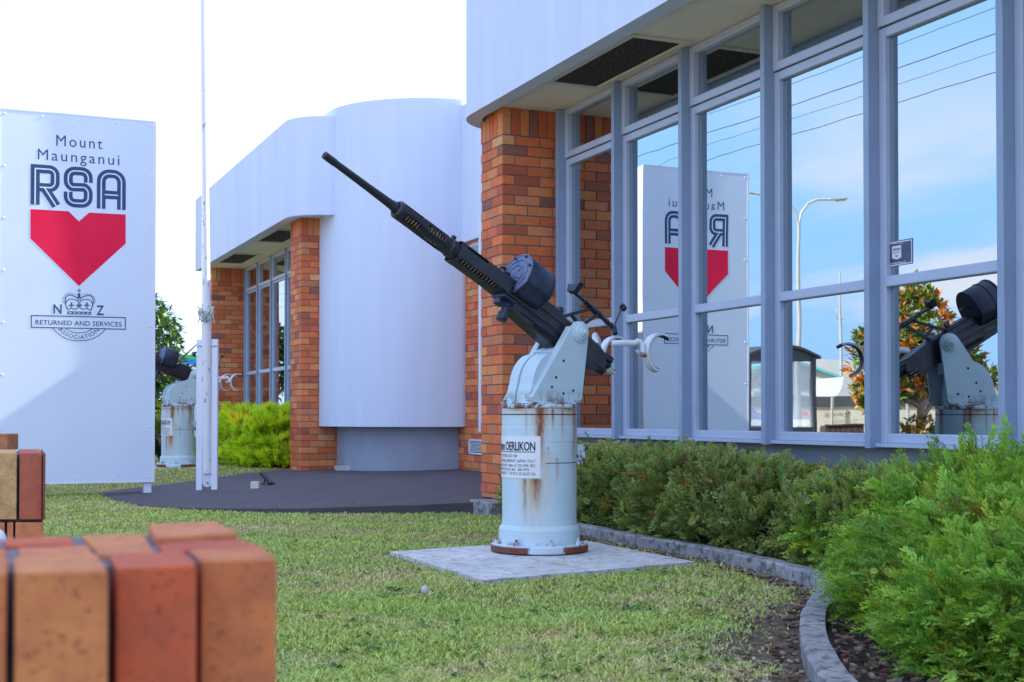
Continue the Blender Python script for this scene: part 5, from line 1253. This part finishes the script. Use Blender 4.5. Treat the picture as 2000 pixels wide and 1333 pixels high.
def shrub(name, label, cat, cen, rad, n, protos, size, mat, seed, tint=(1, 1, 1), outw=.75, upw=.3, group=None, zmin=.0, var=.18, core=(.012, .018, .008), lump=.12, box=False, clipx=None, inner=.35, prefer=None):
    r = np.random.default_rng(seed); cen = np.array(cen, float); rad = np.array(rad, float)
    d = r.normal(size=(int(n * 2.4), 3)); d[:, 2] = np.abs(d[:, 2]) * 1.0 - .10
    d /= np.linalg.norm(d, axis=1, keepdims=True)
    if prefer is not None:                                      # fewer sprays on the side nobody can stand
        keep = (d @ np.array(prefer)) > r.uniform(-1.0, .1, len(d)); d = d[keep]
    d = d[:n]; L_ = lumps(d, seed + 1, amp=lump)
    s_ = d.copy()
    if box: s_ = d / (np.abs(d) ** 4).sum(1, keepdims=True) ** .25
    kq = 9; nc = max(1, len(d) // kq); idx = np.repeat(np.arange(nc), kq)   # sprays gathered in plumes
    dep = (1 - inner * r.uniform(0, 1, nc) ** 1.6)[idx]
    pos = (cen + s_ * rad * L_[:, None])[idx]; pos = cen + (pos - cen) * dep[:, None] + r.normal(size=pos.shape) * size * .28
    d = d[idx]; cd = d * outw + np.array([0, 0, upw]) + (r.normal(size=(nc, 3)) * .38)[idx]
    dirs = cd + r.normal(size=d.shape) * .42; ctone = (r.normal(size=(nc, 1)) * .16)[idx]
    ok = pos[:, 2] > zmin
    if clipx is not None: ok &= pos[:, 0] < clipx
    pos, dirs, d, ctone = pos[ok], dirs[ok], d[ok], ctone[ok]; m_ = len(pos)
    up = np.tile([0, 0, 1.0], (m_, 1)) + r.normal(size=(m_, 3)) * .35
    root = thing(name, label, cat, (cen[0], cen[1], max(zmin, 0)), 0, group)
    Vs, Fs, Cs = [], [], []; off = 0; grp = r.integers(0, len(protos), m_)
    hue = r.normal(size=(m_, 1)) * var * .6 + ctone; warm = r.normal(size=(m_, 1)) * .10
    dead = ((np.abs(ctone[:, :1]) > .33) * 1.0) * np.array([.15, -.35, -.3])
    T = np.array(tint) * (1 + dead) * (1 + hue) * np.concatenate([1 + warm * 1.6, 1 + warm * .3, 1 - warm * .8], axis=1)
    for g, (pv, pf, pc) in enumerate(protos):
        k = grp == g
        if not k.any(): continue
        V, F, C = inst(pv, pf, pc, pos[k], rotm(dirs[k], up[k]), size * r.uniform(.65, 1.3, k.sum()), T[k])
        Vs.append(V); Fs.append(F + off); Cs.append(C); off += len(V)
    npmesh('foliage', np.concatenate(Vs), np.concatenate(Fs), np.concatenate(Cs), mat, root)
    m = MB(); nn = 18                                            # dark core added inside the plant to block light
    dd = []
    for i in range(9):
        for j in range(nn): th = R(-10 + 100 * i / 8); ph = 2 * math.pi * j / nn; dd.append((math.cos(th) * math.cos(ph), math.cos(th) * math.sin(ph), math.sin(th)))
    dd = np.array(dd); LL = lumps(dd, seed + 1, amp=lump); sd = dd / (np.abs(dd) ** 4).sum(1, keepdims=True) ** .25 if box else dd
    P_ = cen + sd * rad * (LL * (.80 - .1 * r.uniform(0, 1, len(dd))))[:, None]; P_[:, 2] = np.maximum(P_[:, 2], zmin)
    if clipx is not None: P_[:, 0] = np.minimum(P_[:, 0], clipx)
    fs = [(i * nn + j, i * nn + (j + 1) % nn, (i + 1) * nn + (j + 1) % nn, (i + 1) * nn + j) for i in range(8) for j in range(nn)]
    m.add([tuple(p) for p in P_], fs, core); m.build('light_block_core', M['core'], root)
    if protos is jp_green or protos is jp_dark:
        m = MB(); kk = r.choice(len(pos), min(len(pos), 16 if protos is jp_green else 8), replace=False)
        for i in kk:
            e = pos[i]; b0 = np.array([cen[0], cen[1], max(zmin, .03)]); mid = (b0 + e) / 2 + np.array([0, 0, .05]) + r.normal(size=3) * .03; out_ = e + (e - mid) * .10
            m.tube([tuple(b0), tuple(mid), tuple(e), tuple(out_)], [.011, .008, .005, .002], 5)
        m.build('branches', M['bark_stem'], root)
    return root
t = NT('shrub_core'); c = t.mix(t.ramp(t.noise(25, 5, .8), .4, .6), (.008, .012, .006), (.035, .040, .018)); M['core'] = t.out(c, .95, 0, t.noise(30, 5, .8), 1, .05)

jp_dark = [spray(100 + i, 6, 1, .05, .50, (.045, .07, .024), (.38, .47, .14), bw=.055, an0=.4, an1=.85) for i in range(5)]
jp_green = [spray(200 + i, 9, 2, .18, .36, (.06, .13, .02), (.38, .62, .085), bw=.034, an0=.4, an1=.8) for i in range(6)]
HL = ['dark juniper nearest the brick pillar, just behind the near gun', 'dark clipped juniper second from the pillar under the window', 'dark juniper in the middle of the hedge with a raised tuft', 'dark brownish juniper next to the bright green one', 'dark juniper mostly behind the bright green spreading bushes']
GD = 'row of dark junipers under the windows'
hx = [(4.50, 9.25, .49), (4.50, 8.25, .50), (4.50, 7.3, .49), (4.50, 6.4, .47), (4.5, 5.5, .47)]
for i, (x, y, h) in enumerate(hx):
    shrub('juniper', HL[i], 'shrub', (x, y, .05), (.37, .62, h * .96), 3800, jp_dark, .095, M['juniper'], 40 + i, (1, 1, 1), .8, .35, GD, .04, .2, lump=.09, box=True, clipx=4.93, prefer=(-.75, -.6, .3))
# odd raised tufts
shrub('juniper_tuft', 'tall leaning tuft of juniper rising above the dark hedge', 'shrub', (4.55, 7.75, .36), (.17, .2, .24), 260, jp_dark, .10, M['juniper'], 61, (1.0, 1.1, .9), .4, .9, None, .3, clipx=4.93)
GL = ['bright green spreading juniper nearest the curved end of the kerb', 'bright green juniper whose shoots meet the dark clipped hedge', 'tallest bright green juniper under the tall right window', 'bright green juniper filling the lower right corner', 'low bright green juniper skirt just inside the front kerb']
gx = [((3.66, 3.45, .02), (.62, .66, .50), 6000), ((4.50, 5.3, .02), (.38, .58, .44), 3000), ((4.36, 4.5, .03), (.52, .68, .60), 5200), ((3.55, 2.78, .02), (.90, .62, .54), 6200), ((3.14, 3.05, .0), (.40, .46, .32), 3000)]
for i, (c_0, r_, n_) in enumerate(gx):
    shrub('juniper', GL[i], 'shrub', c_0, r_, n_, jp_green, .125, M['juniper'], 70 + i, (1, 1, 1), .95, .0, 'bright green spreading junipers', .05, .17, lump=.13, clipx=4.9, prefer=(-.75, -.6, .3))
# long shoots arching out
V_, F_, C_ = [], [], []; off = 0; r_ = np.random.default_rng(5)
shoots = [((1560, 905), (1480, 960)), ((1600, 960), (1500, 985)), ((1620, 1010), (1540, 1045)), ((1600, 1060), (1530, 1090)), ((1640, 1130), (1585, 1130)), ((1640, 1160), (1600, 1195)), ((1700, 1250), (1660, 1330)), ((1800, 870), (1720, 850)), ((1900, 860), (1850, 838)), ((1700, 900), (1600, 890))]

# lime hedge under the far windows
def tuftp(seed, n=26):
    r = np.random.default_rng(seed); V, F, C = [], [], []
    for i in range(n):
        a = r.uniform(0, 2 * math.pi); lean = r.uniform(.05, .55); L_ = r.uniform(.5, 1.1); w = r.uniform(.02, .04)
        d = np.array([1.0, math.cos(a) * lean, math.sin(a) * lean]); d /= np.linalg.norm(d); o = np.array([r.uniform(0, .35), r.normal() * .06, r.normal() * .06]); s_ = np.cross(d, r.normal(size=3)); s_ /= np.linalg.norm(s_)
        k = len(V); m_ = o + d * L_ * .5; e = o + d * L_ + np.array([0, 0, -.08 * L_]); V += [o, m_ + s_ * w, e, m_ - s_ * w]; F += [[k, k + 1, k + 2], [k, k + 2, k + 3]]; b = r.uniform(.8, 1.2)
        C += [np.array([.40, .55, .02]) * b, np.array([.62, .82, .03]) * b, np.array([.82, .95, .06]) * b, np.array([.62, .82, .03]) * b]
    return np.array(V), np.array(F), np.array(C)
tp = [tuftp(300 + i) for i in range(4)]
for i, (x, y, rx, ry, h) in enumerate([(4.22, 18.45, .52, .72, .72), (4.22, 19.75, .52, .85, .72), (4.25, 21.3, .52, 1.0, .72)]):
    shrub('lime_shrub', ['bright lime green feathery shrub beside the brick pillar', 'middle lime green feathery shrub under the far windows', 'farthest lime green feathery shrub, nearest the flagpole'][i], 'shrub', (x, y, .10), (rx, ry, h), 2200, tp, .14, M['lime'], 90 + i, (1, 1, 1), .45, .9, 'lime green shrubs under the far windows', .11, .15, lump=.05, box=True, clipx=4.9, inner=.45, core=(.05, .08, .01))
# strap-leaved plants
def strap(label, base, h, n, seed, col=(.05, .12, .03)):
    r = np.random.default_rng(seed); V, F, C = [], [], []
    for i in range(n):
        a = r.uniform(0, 2 * math.pi); L_ = h * r.uniform(.6, 1.1); w = .018; d = np.array([math.cos(a), math.sin(a), 0]); s_ = np.array([-math.sin(a), math.cos(a), 0]) * w
        pts = [np.array(base) + d * (L_ * .55 * t) + np.array([0, 0, L_ * (1.25 * t - .75 * t * t)]) for t in (0, .35, .7, 1)]; k = len(V)
        for j, p in enumerate(pts): q_ = s_ * (1, 1.1, .7, .05)[j]; V += [p - q_, p + q_]; C += [np.array(col) * r.uniform(.8, 1.3)] * 2
        for j in range(3): F += [[k + 2 * j, k + 2 * j + 1, k + 2 * j + 3], [k + 2 * j, k + 2 * j + 3, k + 2 * j + 2]]
    npmesh('strap_leaf_plant', np.array(V), np.array(F), np.array(C), M['leafm'], None, label, 'plant', origin=base)
p_ = PD(428, 895, 20.5); strap('dark strap-leaved plant at the left end of the lime shrubs', (p_.x, p_.y, .1), .75, 60, 3)
p_ = PD(488, 800, 21.5); strap('strap-leaved plant poking above the lime shrubs under the window', (p_.x, p_.y, .45), .75, 50, 4)
p_ = PD(314, 860, 20.5); strap('dark spiky plant between the name board and the far gun', (p_.x, p_.y, .1), .9, 60, 5, (.02, .035, .02))

# trees
def tree(name, label, base, blobs, nleaf, size, cols, seed, trunk_h, trunk_r, bark, group=None, cat='tree', elong=.42, mat=None, rosette=0, clump=None):
    r = np.random.default_rng(seed); root = thing(name, label, cat, base, 0, group); base = np.array(base, float)
    m = MB(); top_ = base + np.array([0, 0, trunk_h]); m.tube([tuple(base + [0, 0, -.1]), tuple(base + [.03, .02, trunk_h * .5]), tuple(top_)], [trunk_r * 1.25, trunk_r, trunk_r * .8], 12)
    for (c, rd) in blobs:
        c = np.array(c, float); e = base + c; mid = (top_ + e) / 2 + r.normal(size=3) * .12 * np.linalg.norm(e - top_)
        s0 = base + [0, 0, trunk_h * r.uniform(.55, 1)]; m.tube([tuple(s0), tuple(mid), tuple(e)], [trunk_r * .6, trunk_r * .38, trunk_r * .12], 8)
        for j in range(3):
            q_ = e + r.normal(size=3) * np.array(rd) * .55; m.tube([tuple(mid), tuple((mid + q_) / 2 + r.normal(size=3) * .05), tuple(q_)], [trunk_r * .3, trunk_r * .18, trunk_r * .06], 6)
    m.build('trunk', bark, root)
    vol = np.array([np.prod(b[1]) ** .8 for b in blobs]); which = r.choice(len(blobs), nleaf, p=vol / vol.sum())
    bc = np.array([b[0] for b in blobs], float)[which]; br = np.array([b[1] for b in blobs], float)[which]
    d = r.normal(size=(nleaf, 3)); d /= np.linalg.norm(d, axis=1, keepdims=True); rad = r.uniform(.25, 1, nleaf) ** .45
    pos = base + bc + d * br * rad[:, None]
    if rosette:                                                   # leaves gathered in whorls
        nc = nleaf // rosette; pos = np.repeat(pos[:nc], rosette, axis=0); d0 = np.repeat(d[:nc], rosette, axis=0); which_c = np.repeat(r.uniform(0, 1, nc), rosette)
        dirs = d0 * .5 + np.array([0, 0, .4]) + r.normal(size=pos.shape) * .75; pos = pos + r.normal(size=pos.shape) * size * .15
    else: dirs = d * .5 + r.normal(size=pos.shape) * .7 + np.array([0, 0, -.1]); which_c = r.uniform(0, 1, len(pos))
    n = len(pos)
    lv = np.array([[0, 0, 0], [.5, elong / 2, .06], [1, 0, -.08], [.5, -elong / 2, .06]]); lf = np.array([[0, 1, 2], [0, 2, 3]])
    cols = np.array(cols); ci = cols[(which_c * len(cols) * .999).astype(int)] * r.uniform(.75, 1.25, (n, 1))
    V, F, C = inst(lv, lf, np.ones((4, 3)), pos, rotm(dirs, np.tile([0, 0, 1.], (n, 1)) + r.normal(size=(n, 3)) * .5), size * r.uniform(.7, 1.2, n), ci)
    npmesh('crown', V, F, C, mat or M['leafm'], root); return root
b_ = PM(1800, 846, 34); b_.z = .02
tree('magnolia_tree', 'magnolia with rust-brown leaf undersides by the roadside', b_, [((0, 0, 3.0), (.85, .85, 1.05)), ((1.15, .1, 2.3), (1.0, .8, .95)), ((-.95, -.1, 2.1), (.8, .7, .85)), ((.1, .2, 2.0), (1.1, .9, .8)), ((.15, .1, 3.75), (.5, .5, .65)), ((1.3, 0, 1.4), (.75, .6, .5)), ((-1.6, -.3, 1.7), (.55, .5, .55))], 7000, .26, [(.12, .20, .035), (.18, .28, .05), (.50, .18, .04), (.62, .26, .07), (.42, .34, .08), (.10, .16, .03)], 9, 1.2, .11, M['pale_bark'], rosette=9)
tree('magnolia_shoot', 'low clump of magnolia suckers at the foot of the roadside magnolia', (b_.x + .25, b_.y - .2, .02), [((0, 0, .42), (.42, .4, .40))], 420, .2, [(.34, .13, .035), (.12, .20, .035), (.5, .3, .06)], 19, .2, .03, M['pale_bark'], cat='shrub', rosette=7)
b_ = PM(1216, 846, 40); b_.z = .02
tree('roadside_tree', 'loose light green tree beside the name board in the window reflection', b_, [((0, 0, 3.6), (1.0, 1.0, 1.2)), ((-.1, 0, 2.2), (1.1, 1.0, 1.0)), ((.3, 0, 4.6), (.5, .5, .7))], 4200, .16, [(.10, .15, .04), (.16, .20, .06), (.28, .26, .09)], 12, 1.6, .12, M['pale_bark'])
b_ = PD(278, 850, 28); b_.z = .11
tree('broadleaf_tree', 'dark green broadleaf tree behind the name board', b_, [((0, 0, 2.2), (.85, .85, 1.15)), ((.25, 0, 1.3), (.72, .7, .8)), ((-.5, .1, 2.0), (.9, .8, .9)), ((.1, 0, .6), (.6, .6, .55))], 9000, .17, [(.035, .085, .02), (.05, .12, .025), (.085, .18, .04), (.02, .05, .015)], 14, 1.2, .14, M['bark_stem'])
b_ = PD(150, 850, 34); b_.z = .11
tree('broadleaf_tree', 'second broadleaf tree hidden behind the middle of the name board', b_, [((0, 0, 2.0), (1.2, 1.2, 1.2))], 3000, .2, [(.035, .085, .02), (.05, .12, .025)], 15, 1.0, .14, M['bark_stem'])
rr_ = np.random.default_rng(21)
for i, (px, lab) in enumerate(((322, 'low dark shrub just right of the name board behind the far gun'), (400, 'low dark shrub behind the flagpole posts'))):
    b_ = PD(px, 870, 24 + i); shrub('low_shrub', lab, 'shrub', (b_.x, b_.y, .1), (.55, .5, .62), 500, tp, .2, M['leafm'], 120 + i, (.25, .30, .6), .6, .5, None, .1)

# ------------------------------------------------------------------ grass
def grass(n, region_fn, hmin, hmax, label):
    r = np.random.default_rng(33); x = []; 
    P_ = []
    lat = r.uniform(-1, 1, n * 4); dep = 3.4 + (26 - 3.4) * r.uniform(0, 1, n * 4) ** 2.3
    L_ = lat * .45 * dep
    X = dep * math.sin(YAW) + L_ * math.cos(YAW); Y = dep * math.cos(YAW) - L_ * math.sin(YAW)
    ok = region_fn(X, Y); X, Y, dep = X[ok][:n], Y[ok][:n], dep[ok][:n]; n = len(X)
    Z = .11 * npsm(15, 18, Y) * npsm(-3.5, .5, X)
    def fn(x, y, s, p): return np.sin(x * s + p) * np.cos(y * s * 1.13 + p * 1.7) + .5 * np.sin(x * s * 2.3 + y * s * 1.9 + p * 2.1) + .35 * np.sin(x * s * 4.7 - y * s * 5.1 + p)
    patch = fn(X, Y, 1.9, 1.0) * .5 + fn(X, Y, 5.5, 2.2) * .35 + r.normal(size=n) * .35
    dry = np.clip((patch + .12) * 1.15, 0, 1)
    a = r.uniform(0, 2 * math.pi, n); lean = r.uniform(.25, 1.5, n); h = r.uniform(hmin, hmax, n) * (1 - .35 * dry) * (1 + .25 * fn(X, Y, 3.1, 4)); w = .0022 + dep * .00022
    d = np.stack([np.cos(a), np.sin(a), np.zeros(n)], 1); s_ = np.stack([-np.sin(a), np.cos(a), np.zeros(n)], 1) * w[:, None]
    b0 = np.stack([X, Y, Z], 1); mid = b0 + d * (h * lean * .45)[:, None] + np.array([0, 0, 1.0]) * (h * .62)[:, None]; tip = b0 + d * (h * lean * 1.05)[:, None] + np.array([0, 0, 1.0]) * (h * .85)[:, None]
    V = np.stack([b0 - s_, b0 + s_, mid + s_ * .8, mid - s_ * .8, tip], 1).reshape(-1, 3)
    k = np.arange(n)[:, None, None] * 5; F = (np.array([[0, 1, 2], [0, 2, 3], [3, 2, 4]])[None] + k).reshape(-1, 3)
    g0 = np.array([.30, .41, .09]); g1 = np.array([.58, .69, .24]); br = np.array([.72, .60, .38]); 
    m_ = r.uniform(0, 1, (n, 1)); c = g0 * (1 - m_) + g1 * m_; c = c * (1 - dry[:, None]) + br * dry[:, None] * r.uniform(.6, 1.2, (n, 1)); c = c * r.uniform(.75, 1.25, (n, 1))
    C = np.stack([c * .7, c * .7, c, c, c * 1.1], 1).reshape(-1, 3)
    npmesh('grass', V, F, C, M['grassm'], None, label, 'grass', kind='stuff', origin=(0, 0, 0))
slab2 = [(p.x, p.y) for p in sp]; kpoly = [(p.x - .06, p.y - .02) for p in ko] + [(9, ko[-1].y), (9, ko[0].y)]
def npin(X, Y, pl):
    r = np.zeros(len(X), bool); j = len(pl) - 1
    for i in range(len(pl)):
        xi, yi = pl[i]; xj, yj = pl[j]
        if yi != yj: r ^= ((yi > Y) != (yj > Y)) & (X < (xj - xi) * (Y - yi) / (yj - yi) + xi)
        j = i
    return r
kline = np.array([(p.x, p.y) for p in ko])
def region(X, Y):
    ok = ~npin(X, Y, pl2) & ~npin(X, Y, slab2) & ~npin(X, Y, kpoly) & (X < 4.2) & (X > -3)
    ok &= ~((X > 4.0) & (Y > 9.8) & (Y < 11))
    ok &= ~((np.abs(X - g2p.x) < .57) & (np.abs(Y - g2p.y) < .52))
    # thin bare soil along the kerb and slab
    dk = np.full(len(X), 9.0)
    for i in range(0, len(kline), 2): dk = np.minimum(dk, np.hypot(X - kline[i, 0], Y - kline[i, 1]))
    bare = np.where(Y < 4.8, .27, .15) * (1 + .4 * np.sin(Y * 5) + .25 * np.sin(X * 9 + Y * 13)); rr = rng.uniform(0, 1, len(X))
    ok &= (dk > bare) | (rr < .04 + .5 * np.clip(dk / bare, 0, 1) ** 3)
    cx_ = sum(p[0] for p in slab2) / 4; cy_ = sum(p[1] for p in slab2) / 4; grow = [(cx_ + (p[0] - cx_) * 1.07, cy_ + (p[1] - cy_) * 1.07) for p in slab2]
    ok &= ~npin(X, Y, grow) | (rr < .22)
    return ok
grass(280000, region, .012, .034, 'short patchy lawn grass, part green and part dried out')
# broad-leaved weeds in the lawn
def weeds():
    r = np.random.default_rng(8); V, F, C = [], [], []
    for _ in range(260):
        px = r.uniform(560, 1560); py = r.uniform(1010, 1330); p = PZ(px, py, .01)
        if not region(np.array([p.x]), np.array([p.y]))[0]: continue
        b = r.choice([0, 1, 2], p=[.75, .15, .1]); col = np.array([(.09, .20, .035), (.05, .14, .04), (.34, .33, .06)][b])
        for k in range(r.integers(4, 8)):
            a = r.uniform(0, 2 * math.pi); L_ = r.uniform(.018, .045); d = np.array([math.cos(a), math.sin(a), r.uniform(.1, .6)]); s_ = np.array([-math.sin(a), math.cos(a), 0]) * L_ * .22; o = np.array([p.x, p.y, .012]); i0 = len(V)
            V += [o, o + d * L_ * .5 + s_, o + d * L_, o + d * L_ * .5 - s_]; F += [[i0, i0 + 1, i0 + 2], [i0, i0 + 2, i0 + 3]]; C += [col * r.uniform(.8, 1.2)] * 4
    npmesh('lawn_weeds', np.array(V), np.array(F), np.array(C), M['grassm'], None, 'small broad-leaved weeds dotted through the lawn grass', 'weeds', kind='stuff', origin=(0, 0, 0))
weeds()
